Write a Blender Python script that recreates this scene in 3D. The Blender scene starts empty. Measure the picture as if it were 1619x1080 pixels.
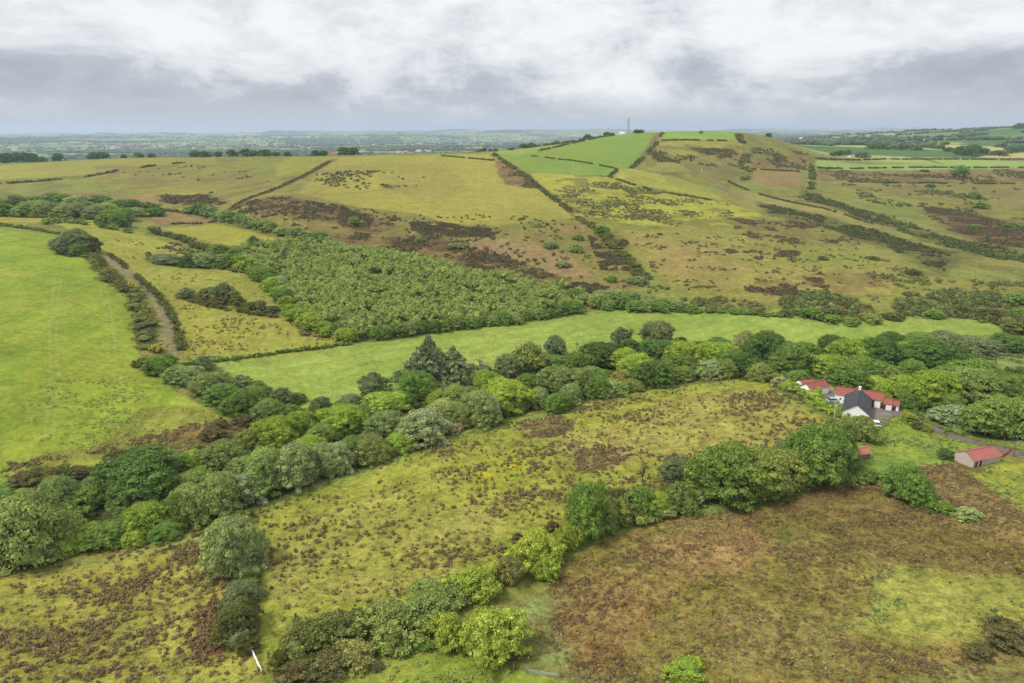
import bpy, math, random
import numpy as np
from math import radians, sin, cos, tan, pi
random.seed(7)
RNG = np.random.default_rng(11)
S = bpy.context.scene
COL = S.collection

# ------------------------------------------------------------------ camera
CAMZ = 75.0
TH = radians(17.35)            # downward pitch
FPX = 1079.0                   # focal length in pixels of the 1619 px frame
CX, CY = 809.5, 540.0
cam_d = bpy.data.cameras.new("camera")
cam_d.sensor_width = 36.0
cam_d.lens = 36.0 * FPX / 1619.0
cam_d.clip_start = 0.5
cam_d.clip_end = 90000
cam = bpy.data.objects.new("camera", cam_d)
COL.objects.link(cam)
cam.location = (0, 0, CAMZ)
cam.rotation_euler = (pi / 2 - TH, 0, 0)
S.camera = cam

# ------------------------------------------------------------------ sky, sun, exposure
S.view_settings.view_transform = 'Standard'
S.view_settings.look = 'None'
S.view_settings.gamma = 1.0
S.view_settings.exposure = 0.26
SUN_EL, SUN_AZ = radians(54), radians(-105)      # azimuth from +Y towards +X
W = bpy.data.worlds.new("World")
S.world = W
W.use_nodes = True
nt = W.node_tree
nt.nodes.clear()
def N(tree, t, **kw):
    n = tree.nodes.new(t)
    for k, v in kw.items():
        if k == 'inp':
            for a, b in v.items():
                n.inputs[a].default_value = b
        else:
            setattr(n, k, v)
    return n
def math_n(tree, op, a, b=None, c=None, clamp=False):
    n = tree.nodes.new('ShaderNodeMath'); n.operation = op; n.use_clamp = clamp
    for i, v in enumerate((a, b, c)):
        if v is None: continue
        if isinstance(v, (int, float)): n.inputs[i].default_value = v
        else: tree.links.new(v, n.inputs[i])
    return n.outputs[0]
def mix_c(tree, fac, a, b, blend='MIX'):
    n = tree.nodes.new('ShaderNodeMix'); n.data_type = 'RGBA'; n.blend_type = blend
    for s, v in ((n.inputs[0], fac), (n.inputs[6], a), (n.inputs[7], b)):
        if isinstance(v, (int, float)): s.default_value = v
        elif isinstance(v, tuple): s.default_value = v if len(v) == 4 else (*v, 1)
        else: tree.links.new(v, s)
    return n.outputs[2]
def mrange(tree, v, a, b, c=0.0, d=1.0, smooth=True):
    n = tree.nodes.new('ShaderNodeMapRange'); n.interpolation_type = 'SMOOTHSTEP' if smooth else 'LINEAR'
    tree.links.new(v, n.inputs[0])
    n.inputs[1].default_value = a; n.inputs[2].default_value = b; n.inputs[3].default_value = c; n.inputs[4].default_value = d
    return n.outputs[0]
def noise_n(tree, vec, scale, detail=4, rough=0.55, dist=0.0):
    n = tree.nodes.new('ShaderNodeTexNoise')
    n.inputs['Scale'].default_value = scale; n.inputs['Detail'].default_value = detail
    n.inputs['Roughness'].default_value = rough; n.inputs['Distortion'].default_value = dist
    if vec is not None: tree.links.new(vec, n.inputs['Vector'])
    return n.outputs['Fac']

tc = N(nt, 'ShaderNodeTexCoord')
sep = N(nt, 'ShaderNodeSeparateXYZ'); nt.links.new(tc.outputs['Generated'], sep.inputs[0])
zpos = math_n(nt, 'MAXIMUM', sep.outputs[2], 0.0)
den = math_n(nt, 'ADD', zpos, 0.13)
px_ = math_n(nt, 'DIVIDE', sep.outputs[0], den)
py_ = math_n(nt, 'DIVIDE', sep.outputs[1], den)
comb = N(nt, 'ShaderNodeCombineXYZ')
nt.links.new(px_, comb.inputs[0]); nt.links.new(py_, comb.inputs[1])
comb.inputs[2].default_value = 3.3
n_big = noise_n(nt, comb.outputs[0], 0.22, 3, 0.5, 0.3)
n_mid = noise_n(nt, comb.outputs[0], 0.75, 6, 0.62, 0.5)
# wispy puffs laid over, squashed in height
comb2 = N(nt, 'ShaderNodeCombineXYZ')
nt.links.new(sep.outputs[0], comb2.inputs[0])
nt.links.new(math_n(nt, 'MULTIPLY', sep.outputs[2], 1.9), comb2.inputs[1]); comb2.inputs[2].default_value = 2.3
n_puff = noise_n(nt, comb2.outputs[0], 6.5, 9, 0.66, 0.3)
val = math_n(nt, 'ADD', math_n(nt, 'MULTIPLY', n_big, 0.36), math_n(nt, 'MULTIPLY', n_mid, 0.22))
val = math_n(nt, 'ADD', val, math_n(nt, 'MULTIPLY', n_puff, 0.86))
val = math_n(nt, 'SUBTRACT', val, 0.72)                     # centred around 0
elev = mrange(nt, sep.outputs[2], 0.035, 0.125, -0.20, 0.19)   # cloud base grey band low, white above
val = math_n(nt, 'ADD', math_n(nt, 'MULTIPLY', val, 2.5), math_n(nt, 'ADD', elev, 0.5))
ramp = N(nt, 'ShaderNodeValToRGB')
cr = ramp.color_ramp
cr.elements[0].position = 0.08; cr.elements[0].color = (0.39, 0.43, 0.495, 1)
cr.elements[1].position = 0.92; cr.elements[1].color = (0.90, 0.905, 0.92, 1)
e = cr.elements.new(0.38); e.color = (0.49, 0.525, 0.585, 1)
e = cr.elements.new(0.62); e.color = (0.72, 0.745, 0.78, 1)
nt.links.new(val, ramp.inputs[0])
hz = mrange(nt, sep.outputs[2], 0.0, 0.055, 0.92, 0.0)
c1 = mix_c(nt, hz, ramp.outputs[0], (0.52, 0.575, 0.64))
# overcast vault: brighter towards the zenith
zen = mrange(nt, sep.outputs[2], 0.15, 0.9, 1.0, 1.6)
c2 = N(nt, 'ShaderNodeVectorMath', operation='SCALE'); nt.links.new(c1, c2.inputs[0]); nt.links.new(zen, c2.inputs[3])
sky = N(nt, 'ShaderNodeTexSky'); sky.sky_type = 'NISHITA'; sky.sun_disc = False
sky.sun_elevation = SUN_EL; sky.sun_rotation = SUN_AZ
bg_s = N(nt, 'ShaderNodeBackground'); nt.links.new(sky.outputs[0], bg_s.inputs[0]); bg_s.inputs[1].default_value = 0.08
bg_c = N(nt, 'ShaderNodeBackground'); nt.links.new(c2.outputs[0], bg_c.inputs[0]); bg_c.inputs[1].default_value = 0.9
mx = N(nt, 'ShaderNodeMixShader'); mx.inputs[0].default_value = 0.93
nt.links.new(bg_s.outputs[0], mx.inputs[1]); nt.links.new(bg_c.outputs[0], mx.inputs[2])
wo = N(nt, 'ShaderNodeOutputWorld'); nt.links.new(mx.outputs[0], wo.inputs[0])

sun_d = bpy.data.lights.new("sun", 'SUN')
sun_d.energy = 3.0; sun_d.angle = radians(11); sun_d.color = (1.0, 0.95, 0.86)
sun = bpy.data.objects.new("sun", sun_d); COL.objects.link(sun)
sdir = (sin(SUN_AZ) * cos(SUN_EL), cos(SUN_AZ) * cos(SUN_EL), sin(SUN_EL))   # towards the sun
from mathutils import Vector
sun.rotation_euler = Vector(sdir).to_track_quat('Z', 'Y').to_euler()
sun.location = (0, 0, 300)

# ------------------------------------------------------------------ tagging
def tag(o, label=None, cat=None, group=None, kind=None):
    if label: o['label'] = label
    if cat: o['category'] = cat
    if group: o['group'] = group
    if kind: o['kind'] = kind
    return o
def srgb(r, g, b):
    f = lambda c: (c / 255 / 12.92) if c / 255 <= 0.04045 else ((c / 255 + 0.055) / 1.055) ** 2.4
    return np.array([f(r), f(g), f(b)])
ILL = 1.75          # light reaching level ground, so a pictured colour turns into an albedo
def alb(r, g, b, k=1.0):
    return srgb(r, g, b) * np.array([1.17, 1.12, 1.36]) / ILL * k

# ------------------------------------------------------------------ terrain
def s_of(py):                       # tangent of the depression angle
    return np.tan(TH + np.arctan((np.asarray(py, float) - CY) / FPX))
def u_of(px, py):                   # x / y of the ray
    Yc = -(np.asarray(py, float) - CY) / FPX
    return ((np.asarray(px, float) - CX) / FPX) / (cos(TH) + sin(TH) * Yc)
ctrl = []
def cz(px, py, z):
    s = float(s_of(py)); Y = (CAMZ - z) / s; ctrl.append((float(u_of(px, py)), math.log(Y), z))
def cY(px, py, Y):
    ctrl.append((float(u_of(px, py)), math.log(Y), CAMZ - float(s_of(py)) * Y))
def cd(px, Y, z):
    ctrl.append((float(u_of(px, 205)), math.log(Y), z))
for a in [(0,1080,-5),(400,1080,-3),(800,1080,-1),(1200,1080,1),(1619,1080,3),
 (0,980,-7),(400,980,-4),(800,980,-2),(1200,980,1),(1619,980,3),
 (0,905,-9),(330,835,-8.5),(560,745,-7.5),(700,690,-6.5),(850,652,-6),(1010,618,-5),(1150,598,-4),(1230,606,-2.5),
 (900,850,-2.5),(1100,800,-1),(1300,770,0),(1450,760,0.5),(1619,850,3),
 (1350,665,0),(1400,650,0),(1540,735,1),(1619,730,2),(1300,620,-1),
 (1100,680,-2.5),(900,740,-4),(700,800,-4),
 (0,775,-8),(200,720,-6),(330,660,-5),(250,590,-2),(420,640,-8),(480,655,-9),(700,610,-9),(900,560,-8),(1050,545,-7),(1250,545,-6),(1450,540,-6),(1600,530,-5),
 (0,700,-3),(0,600,4),(0,500,9),(0,420,14),(0,365,18),(100,600,1),(150,500,5),(100,420,11),(210,540,0),(200,460,6),(165,405,11),
 (500,590,-8),(700,560,-7.5),(350,580,-4),(540,545,-5),(720,522,-6),(900,500,-6),(1100,491,-5),(1320,512,-5),(1560,507,-4),
 (300,500,0),(400,480,1),(300,420,6),(440,470,0),(200,380,12),(130,355,17),
 (560,470,-1),(700,480,-3),(600,400,5),(800,440,0),(450,385,8),
 (0,345,19),(200,340,15),(300,370,9),(340,345,12),(1619,620,-1),(1500,610,-2)]: cz(*a)
for a in [(0,300,640),(0,262,900),(200,310,620),(200,251,900),(400,320,520),(400,280,680),(400,249,840),(600,350,470),(600,300,580),(600,246,780),
 (750,345,480),(750,300,590),(750,241,800),(850,350,470),(850,290,620),(850,232,900),(1000,420,370),(1000,350,480),(1000,290,650),(1000,211,1020),(930,221,960),
 (1100,450,330),(1100,300,640),(1100,209,1020),(1200,420,375),(1200,350,500),(1200,290,700),(1200,213,1050),(1300,450,330),(1300,380,450),(1300,330,560),(1300,270,850),(1300,240,1150),
 (1450,450,335),(1450,350,540),(1450,300,720),(1450,264,950),(1450,240,1300),(1450,214,2600),(1450,209,4200),(1619,450,340),(1619,350,560),(1619,300,740),(1619,264,980),(1619,235,1500),(1619,201,2600)]: cY(*a)
for a in [(0,1300,10),(0,2000,-25),(0,4000,-42),(0,9000,-62),(0,20000,-95),(400,1200,15),(400,2000,-25),(400,4000,-38),(400,9000,-50),(400,20000,-60),
 (600,1150,15),(800,1200,15),(800,2000,-20),(800,4000,-32),(800,9000,-35),(800,20000,-10),(1000,1500,32),(1000,2200,-5),(1000,4500,-28),(1000,20000,0),
 (1200,1500,45),(1200,2500,15),(1200,5000,-15),(1200,20000,5),(1340,2500,38),(1340,5000,15),(1450,8000,10),(1619,6000,50),(1619,20000,30),
 (-500,100,-6),(-500,300,10),(-500,800,30),(-500,3000,-20),(-500,20000,-80),(2100,100,5),(2100,300,2),(2100,800,25),(2100,3000,80),(2100,20000,40),
 (0,20,-2),(800,20,0),(1619,20,3),(800,50,-1)]: cd(*a)
K = np.array(ctrl)
KU, KV, KZ = K[:, 0] * 1.7, K[:, 1], K[:, 2]
def tps(r2):
    return 0.5 * r2 * np.log(r2 + 1e-9)
_n = len(K)
A = np.zeros((_n + 3, _n + 3))
A[:_n, :_n] = tps((KU[:, None] - KU[None]) ** 2 + (KV[:, None] - KV[None]) ** 2) + np.eye(_n) * 2e-4
A[:_n, _n] = 1; A[:_n, _n + 1] = KU; A[:_n, _n + 2] = KV
A[_n:, :_n] = A[:_n, _n:].T
WT = np.linalg.solve(A, np.concatenate([KZ, np.zeros(3)]))

def hash2(i, j, seed=0):
    i = i.astype(np.int64); j = j.astype(np.int64)
    h = (i * 374761393 + j * 668265263 + seed * 974634777) & 0xFFFFFFFF
    h = ((h ^ (h >> 13)) * 1274126177) & 0xFFFFFFFF
    h = ((h ^ (h >> 16)) * 2246822519) & 0xFFFFFFFF
    return ((h ^ (h >> 15)) & 0xFFFFFF) / float(0xFFFFFF)
def vnoise(x, y, seed=0):
    i = np.floor(x); j = np.floor(y); fx = x - i; fy = y - j
    fx = fx * fx * (3 - 2 * fx); fy = fy * fy * (3 - 2 * fy)
    a = hash2(i, j, seed); b = hash2(i + 1, j, seed); c = hash2(i, j + 1, seed); d = hash2(i + 1, j + 1, seed)
    return (a * (1 - fx) + b * fx) * (1 - fy) + (c * (1 - fx) + d * fx) * fy
def fbm(x, y, wl, octv=4, seed=0, gain=0.5):
    t = np.zeros_like(x); amp = 1.0; tot = 0; f = 1.0 / wl
    for k in range(octv):
        cs, sn = cos(k * 1.1), sin(k * 1.1)
        t += amp * vnoise((x * cs - y * sn) * f + 17.3 * k, (x * sn + y * cs) * f - 9.1 * k, seed + k)
        tot += amp; amp *= gain; f *= 2.03
    return t / tot
def sstep(a, b, x):
    t = np.clip((x - a) / (b - a), 0, 1); return t * t * (3 - 2 * t)
def tps_eval(u, v):
    out = np.zeros_like(u)
    for k0 in range(0, len(u), 60000):
        uu = u[k0:k0 + 60000] * 1.7; vv = v[k0:k0 + 60000]
        r2 = (uu[:, None] - KU[None]) ** 2 + (vv[:, None] - KV[None]) ** 2
        out[k0:k0 + 60000] = tps(r2) @ WT[:_n] + WT[_n] + WT[_n + 1] * uu + WT[_n + 2] * vv
    return out
def ground(x, y):
    x = np.atleast_1d(np.asarray(x, float)); y = np.atleast_1d(np.asarray(y, float))
    shp = x.shape; x = x.ravel(); y = y.ravel()
    az = np.arctan2(x, y); r = np.hypot(x, y) + 1e-6
    azc = np.clip(az, -0.80, 0.80)
    yy = np.where(np.abs(az) < 0.80, y, r * cos(0.80))
    v = np.log(np.clip(yy, 18, 24000))
    z = tps_eval(np.tan(azc), v)
    w = sstep(1.2, 2.9, np.abs(az)); z = z * (1 - w)
    z = z + (fbm(x, y, 22, 3, 5) - 0.5) * 0.8 * sstep(40, 120, r)
    w2 = sstep(1100, 2600, r)
    z = z + w2 * (fbm(x * .8, y * 0.6, 1300, 4, 9) - 0.5) * 96 * (0.35 + 0.65 * sstep(2500, 7000, r) + 1.6 * sstep(6000, 14000, r))
    return z.reshape(shp)
_STEPS = np.exp(np.linspace(math.log(55), math.log(23000), 420))
def P_many(pts, ymax=1150.0):
    """ground points seen at photo pixels; past ymax the nearest approach (a crest) is taken"""
    pts = np.asarray(pts, float)
    s = s_of(pts[:, 1]); u = u_of(pts[:, 0], pts[:, 1])
    st = _STEPS[_STEPS <= ymax]
    Y = np.broadcast_to(st[None], (len(pts), len(st)))
    g = ground(u[:, None] * Y, Y)
    d = (CAMZ - s[:, None] * Y) - g
    out = np.zeros((len(pts), 3))
    for i in range(len(pts)):
        neg = np.nonzero(d[i] < 0)[0]
        if len(neg) and neg[0] > 0:
            lo, hi = st[neg[0] - 1], st[neg[0]]
            dl, dh = d[i][neg[0] - 1], d[i][neg[0]]
            y = lo + (hi - lo) * dl / (dl - dh)
        elif len(neg): y = st[0]
        else:
            kk = np.nonzero(st > 300)[0]
            y = st[kk[np.argmin((d[i][kk]) / st[kk])]]
        out[i] = (u[i] * y, y, 0)
    out[:, 2] = ground(out[:, 0], out[:, 1])
    return out
def P(px, py, ymax=1150.0):
    return P_many([(px, py)], ymax)[0]

# crest distance of each azimuth: beyond it lies the far country
_cu = u_of(np.array([-500, 0, 200, 400, 600, 750, 850, 930, 1000, 1100, 1200, 1300, 1450, 1619, 2200]), 230)
_cr = np.array([950, 940, 930, 880, 820, 840, 940, 1000, 1060, 1060, 1090, 1000, 985, 1010, 1010])
def beyond(x, y):
    return y - np.interp(x / np.maximum(y, 1), _cu, _cr)

# ------------------------------------------------------------------ mesh helper
def mk_mesh(name, V, faces, mats, smooth=False, attrs=None, matidx=None):
    """faces: list of int arrays (m,k)"""
    me = bpy.data.meshes.new(name)
    V = np.ascontiguousarray(V, dtype=np.float32)
    me.vertices.add(len(V)); me.vertices.foreach_set("co", V.ravel())
    faces = [np.asarray(f) for f in faces if len(f)]
    loops = np.concatenate([f.ravel() for f in faces]).astype(np.int32)
    tot = np.concatenate([np.full(len(f), f.shape[1]) for f in faces]).astype(np.int32)
    start = np.concatenate([[0], np.cumsum(tot)[:-1]]).astype(np.int32)
    me.loops.add(len(loops)); me.loops.foreach_set("vertex_index", loops)
    me.polygons.add(len(tot)); me.polygons.foreach_set("loop_start", start); me.polygons.foreach_set("loop_total", tot)
    if matidx is not None: me.polygons.foreach_set("material_index", np.asarray(matidx, np.int32))
    me.polygons.foreach_set("use_smooth", np.full(len(tot), bool(smooth)))
    for k, a in (attrs or {}).items():
        a = np.asarray(a, np.float32)
        if a.ndim == 2:
            at = me.attributes.new(k, 'FLOAT_COLOR', 'POINT')
            if a.shape[1] == 3: a = np.concatenate([a, np.ones((len(a), 1), np.float32)], 1)
            at.data.foreach_set("color", a.ravel())
        else:
            at = me.attributes.new(k, 'FLOAT', 'POINT'); at.data.foreach_set("value", a)
    for m in (mats if isinstance(mats, (list, tuple)) else [mats]): me.materials.append(m)
    me.update(calc_edges=True)
    return me
def link(name, me, parent=None, loc=None, rotz=0.0, scale=None):
    o = bpy.data.objects.new(name, me); COL.objects.link(o)
    if parent is not None: o.parent = parent
    if loc is not None: o.location = loc
    if rotz: o.rotation_euler = (0, 0, rotz)
    if scale is not None: o.scale = scale
    return o
def empty(name, loc=(0, 0, 0), rotz=0.0):
    o = link(name, None, None, loc, rotz); o.empty_display_size = 0.5; return o

# ------------------------------------------------------------------ ground colours
def rings():
    a = np.exp(np.linspace(math.log(12), math.log(62), 26)[:-1])
    b = np.exp(np.arange(math.log(62), math.log(210), 0.0031))
    c = np.exp(np.arange(math.log(210), math.log(1250), 0.0056))
    d = np.exp(np.arange(math.log(1250), math.log(23000), 0.0105))
    return np.concatenate([a, b, c, d])
RR = rings()
AZ = np.concatenate([np.linspace(-pi, -0.82, 34)[:-1], np.linspace(-0.82, 0.82, 960), np.linspace(0.82, pi, 34)[1:-1]])
GA, GR = np.meshgrid(AZ, RR)                       # rows = rings
GX = (GR * np.sin(GA)).ravel(); GY = (GR * np.cos(GA)).ravel()
GZ = ground(GX, GY)
front = np.abs(GA.ravel()) < 0.83
nv = len(GX)

C_ = np.empty((nv, 3)); C_[:] = alb(130, 139, 60)
MO = np.full(nv, 0.6)                               # mottle strength used by the shader
def mixin(idx, m, col):
    m = np.asarray(m)[:, None]
    C_[idx] = C_[idx] * (1 - m) + col * m
f_heath = fbm(GX, GY, 45, 5, 31); f_h2 = fbm(GX, GY, 14, 4, 37)
allv = np.arange(nv)
# hillside base: tan bent grass, olive and green patches
mixin(allv, sstep(.45, .60, f_heath) * 0.4, alb(148, 138, 70))
mixin(allv, sstep(.50, .62, fbm(GX, GY, 70, 4, 41)) * 0.7, alb(128, 132, 52))
mixin(allv, sstep(.52, .66, f_h2) * 0.45, alb(98, 88, 48))

def poly_world(pts, ymax=1150.0, closed=True):
    return P_many(pts, ymax)[:, :2]
def poly_mask(pw, idx_x, idx_y, soft, warp=0.0, wl=20.0, seed=0):
    """signed-distance mask of a world polygon, evaluated at the given points"""
    x, y = idx_x, idx_y
    if warp:
        x = x + (fbm(x, y, wl, 3, seed + 3) - .5) * 2 * warp; y = y + (fbm(idx_x, idx_y, wl, 3, seed + 53) - .5) * 2 * warp
    inside = np.zeros(len(x), bool); d2 = np.full(len(x), 1e18)
    n = len(pw)
    for i in range(n):
        x1, y1 = pw[i]; x2, y2 = pw[(i + 1) % n]
        c = ((y1 > y) != (y2 > y)) & (x < (x2 - x1) * (y - y1) / (y2 - y1 + 1e-12) + x1)
        inside ^= c
        dx, dy = x2 - x1, y2 - y1; L = dx * dx + dy * dy + 1e-9
        t = np.clip(((x - x1) * dx + (y - y1) * dy) / L, 0, 1)
        d2 = np.minimum(d2, (x - x1 - t * dx) ** 2 + (y - y1 - t * dy) ** 2)
    sd = np.sqrt(d2) * np.where(inside, 1, -1)
    return sstep(-soft, soft, sd)
def line_mask(pw, x, y, half, soft):
    d2 = np.full(len(x), 1e18)
    for i in range(len(pw) - 1):
        x1, y1 = pw[i]; x2, y2 = pw[i + 1]
        dx, dy = x2 - x1, y2 - y1; L = dx * dx + dy * dy + 1e-9
        t = np.clip(((x - x1) * dx + (y - y1) * dy) / L, 0, 1)
        d2 = np.minimum(d2, (x - x1 - t * dx) ** 2 + (y - y1 - t * dy) ** 2)
    return 1 - sstep(half - soft, half + soft, np.sqrt(d2))
def subset(pw, margin):
    mn = pw.min(0) - margin; mxx = pw.max(0) + margin
    return np.nonzero((GX > mn[0]) & (GX < mxx[0]) & (GY > mn[1]) & (GY < mxx[1]) & front)[0]
_pc = [0]
def paint(pts, c1, c2=None, wl=18.0, th=(.42, .58), amt=0.7, soft=None, warp=None, mo=None, s=1.0, ymax=1150.0):
    _pc[0] += 7
    pw = poly_world(pts, ymax)
    dist = pw[:, 1].mean()
    soft = dist / 500 if soft is None else soft
    warp = dist / 260 if warp is None else warp
    idx = subset(pw, 3 * soft + 2 * warp + 2)
    if not len(idx): return
    x, y = GX[idx], GY[idx]
    m = poly_mask(pw, x, y, soft, warp, max(6, warp * 5), _pc[0]) * s
    col = np.empty((len(idx), 3)); col[:] = c1
    if c2 is not None:
        k = sstep(th[0], th[1], fbm(x, y, wl, 5, 100 + _pc[0]))[:, None] * amt
        col = col * (1 - k) + np.asarray(c2) * k
    k = ((fbm(x, y, wl * 3, 3, 300 + _pc[0]) - .5) * .35 + 1)[:, None]
    col = col * k
    mixin(idx, m, col)
    if mo is not None: MO[idx] = MO[idx] * (1 - m) + mo * m
def strip(pts, width, c1, soft=None, s=1.0, mo=None, ymax=1150.0):
    pw = poly_world(pts, ymax); soft = width * .35 if soft is None else soft
    idx = subset(pw, width + 3 * soft)
    m = line_mask(pw, GX[idx], GY[idx], width / 2, soft) * s
    mixin(idx, m, np.asarray(c1))
    if mo is not None: MO[idx] = MO[idx] * (1 - m) + mo * m

G_yel = alb(158, 156, 62); G_yel2 = alb(142, 146, 58); G_grn = alb(118, 150, 52); TAN = alb(156, 134, 84)
HEATH = alb(92, 76, 48); OLV = alb(120, 116, 56); RUSH = alb(125, 104, 62)
# --- the hill
paint([(-60,262),(0,262),(100,255),(250,250),(335,250),(345,254),(300,260),(233,263),(133,277),(0,283),(-60,288)], alb(152,152,62), alb(140,142,58), 60, mo=.35)
paint([(433,262),(470,248),(530,248),(522,256),(490,268),(440,278)], alb(146,148,58), None, mo=.4)
paint([(250,296),(330,290),(345,303),(290,308),(245,306)], alb(142,146,58), None, mo=.4)
paint([(320,265),(368,266),(365,279),(325,283)], alb(140,142,58), None, mo=.4, s=.8)
paint([(60,300),(250,305),(250,325),(60,315)], alb(132,124,64), alb(150,130,72), 30, mo=.5)
paint([(257,307),(330,309),(362,324),(300,325),(262,319)], alb(118,102,58), alb(86,72,42), 9, th=(.4,.55), amt=.9, mo=.9, warp=10, soft=6)
paint([(150,262),(310,262),(420,275),(440,300),(370,310),(250,292),(150,290)], alb(124,114,60), alb(140,136,62), 30, mo=.6, s=.6)
paint([(533,249),(650,246),(770,243),(787,258),(815,280),(853,297),(900,335),(906,344),(850,349),(783,357),(713,354),(643,334),(567,328),(500,314),(470,306),(500,275)], alb(153,151,62), alb(140,138,60), 45, amt=.6, mo=.4)
paint([(600,275),(720,265),(760,300),(700,318),(620,305)], alb(144,138,66), None, s=.5, mo=.4, warp=14)
paint([(783,254),(806,258),(835,278),(858,300),(838,298),(800,292),(788,275)], alb(140,120,68), alb(104,92,50), 10, mo=.7)
paint([(770,243),(850,231),(933,217),(993,211),(1046,209),(1034,230),(1018,250),(997,267),(967,278),(917,277),(840,273),(815,262),(796,250)], alb(124,152,58), alb(134,156,60), 60, mo=.25)
paint([(770,243),(850,231),(930,218),(962,212),(955,217),(862,238),(820,246)], alb(138,156,66), None, mo=.25)
paint([(838,273),(917,278),(967,280),(1000,293),(1080,310),(1153,321),(1216,343),(1153,360),(1060,357),(1000,356),(960,352),(912,342),(872,308)], alb(158,162,58), alb(110,112,50), 16, th=(.50,.60), amt=.75, mo=.6)
paint([(975,268),(1000,267),(1076,283),(1120,300),(1150,318),(1080,305),(1000,290),(972,280)], alb(154,158,62), alb(140,142,60), 20, mo=.4)
paint([(1048,209),(1165,209),(1172,222),(1044,222)], alb(132,160,64), None, mo=.25)
paint([(1044,223),(1172,223),(1174,248),(1120,256),(1035,246)], alb(150,150,64), alb(112,106,54), 22, th=(.5,.6), mo=.6)
paint([(1178,214),(1215,214),(1262,232),(1275,247),(1190,248)], alb(132,136,60), alb(112,110,54), 25, mo=.5)
paint([(1192,249),(1275,246),(1278,268),(1190,267)], alb(136,118,68), alb(120,112,56), 25, mo=.6)
paint([(1192,271),(1268,273),(1268,294),(1230,296),(1190,288)], alb(150,128,78), alb(136,122,66), 25, mo=.5)
paint([(1040,258),(1072,258),(1098,272),(1060,272),(1028,267)], alb(156,160,66), None, mo=.4)
paint([(1030,247),(1172,250),(1180,290),(1120,280),(1060,275),(1020,262)], alb(112,106,58), alb(130,124,64), 20, s=.55, mo=.6)
paint([(1290,252),(1700,251),(1700,263),(1290,265)], alb(138,165,76), None, mo=.2)
paint([(1292,267),(1700,266),(1700,290),(1380,289),(1300,284)], alb(120,104,58), alb(140,128,66), 25, mo=.6)
paint([(1300,291),(1700,291),(1700,335),(1560,325),(1430,310)], alb(124,120,60), alb(136,132,66), 30, mo=.6)
paint([(1184,306),(1245,318),(1344,340),(1470,377),(1420,368),(1325,353),(1230,330),(1186,313)], alb(148,142,74), alb(136,134,66), 15, mo=.4)
paint([(1382,318),(1440,322),(1456,340),(1413,345),(1375,335)], alb(122,134,58), None, mo=.5, warp=8)
paint([(1459,325),(1520,335),(1700,365),(1700,396),(1573,388),(1497,362),(1470,342)], alb(112,98,54), alb(88,74,44), 16, mo=.9, warp=14, soft=8)
paint([(1205,320),(1300,341),(1380,364),(1450,384),(1520,400),(1500,436),(1440,416),(1400,392),(1330,370),(1210,338)], alb(104,106,52), alb(82,84,44), 8, mo=1, s=.8, warp=8, soft=5)
paint([(1262,296),(1340,326),(1400,340),(1480,370),(1560,386),(1700,404),(1700,424),(1540,404),(1460,376),(1380,352),(1270,318)], alb(106,110,54), alb(84,86,46), 8, mo=1, s=.8, warp=8, soft=5)
paint([(985,362),(1100,366),(1250,378),(1350,400),(1450,430),(1560,452),(1560,470),(1440,478),(1200,482),(1060,455),(1020,420)], alb(144,141,64), alb(130,138,56), 20, mo=.6, warp=8)
paint([(1000,372),(1120,380),(1180,420),(1130,450),(1040,440)], alb(158,140,76), alb(144,134,66), 18, mo=.5, s=.7, warp=14, soft=8)
paint([(1250,395),(1380,400),(1400,415),(1300,425),(1240,415)], alb(130,140,56), None, mo=.5, s=.8, warp=6)
paint([(1190,445),(1330,430),(1420,445),(1400,470),(1250,475)], alb(150,146,70), alb(118,98,56), 12, mo=.6, s=.8)
paint([(1150,348),(1260,350),(1340,372),(1320,385),(1180,372)], alb(112,102,54), alb(130,130,58), 14, mo=.8, s=.6, warp=12, soft=7)
# heath under the big hill field
paint([(360,328),(470,306),(567,328),(643,336),(713,356),(783,360),(905,348),(960,372),(1000,415),(1020,450),(960,470),(860,450),(740,427),(600,396),(500,378),(430,352)], alb(134,123,64), alb(120,124,54), 12, mo=.7)
for p in [[(380,320),(450,310),(520,325),(600,345),(640,360),(600,368),(500,350),(420,340)],
          [(520,367),(600,375),(612,386),(560,385)],
          [(618,380),(700,378),(800,400),(806,414),(740,430),(680,416),(625,400)],
          [(810,413),(883,437),(900,446),(833,434)],
          [(940,372),(975,376),(996,415),(960,418)],
          [(900,446),(960,452),(965,462),(900,458)],
          [(700,362),(760,358),(765,372),(710,374)]]:
    paint(p, alb(120,104,58), alb(86,72,42), 9, th=(.4,.56), amt=.95, mo=1.0, s=.8, warp=12, soft=5)
paint([(740,372),(860,390),(960,440),(900,440),(800,405),(740,390)], alb(150,128,82), None, mo=.5, s=.7, warp=6)
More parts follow.
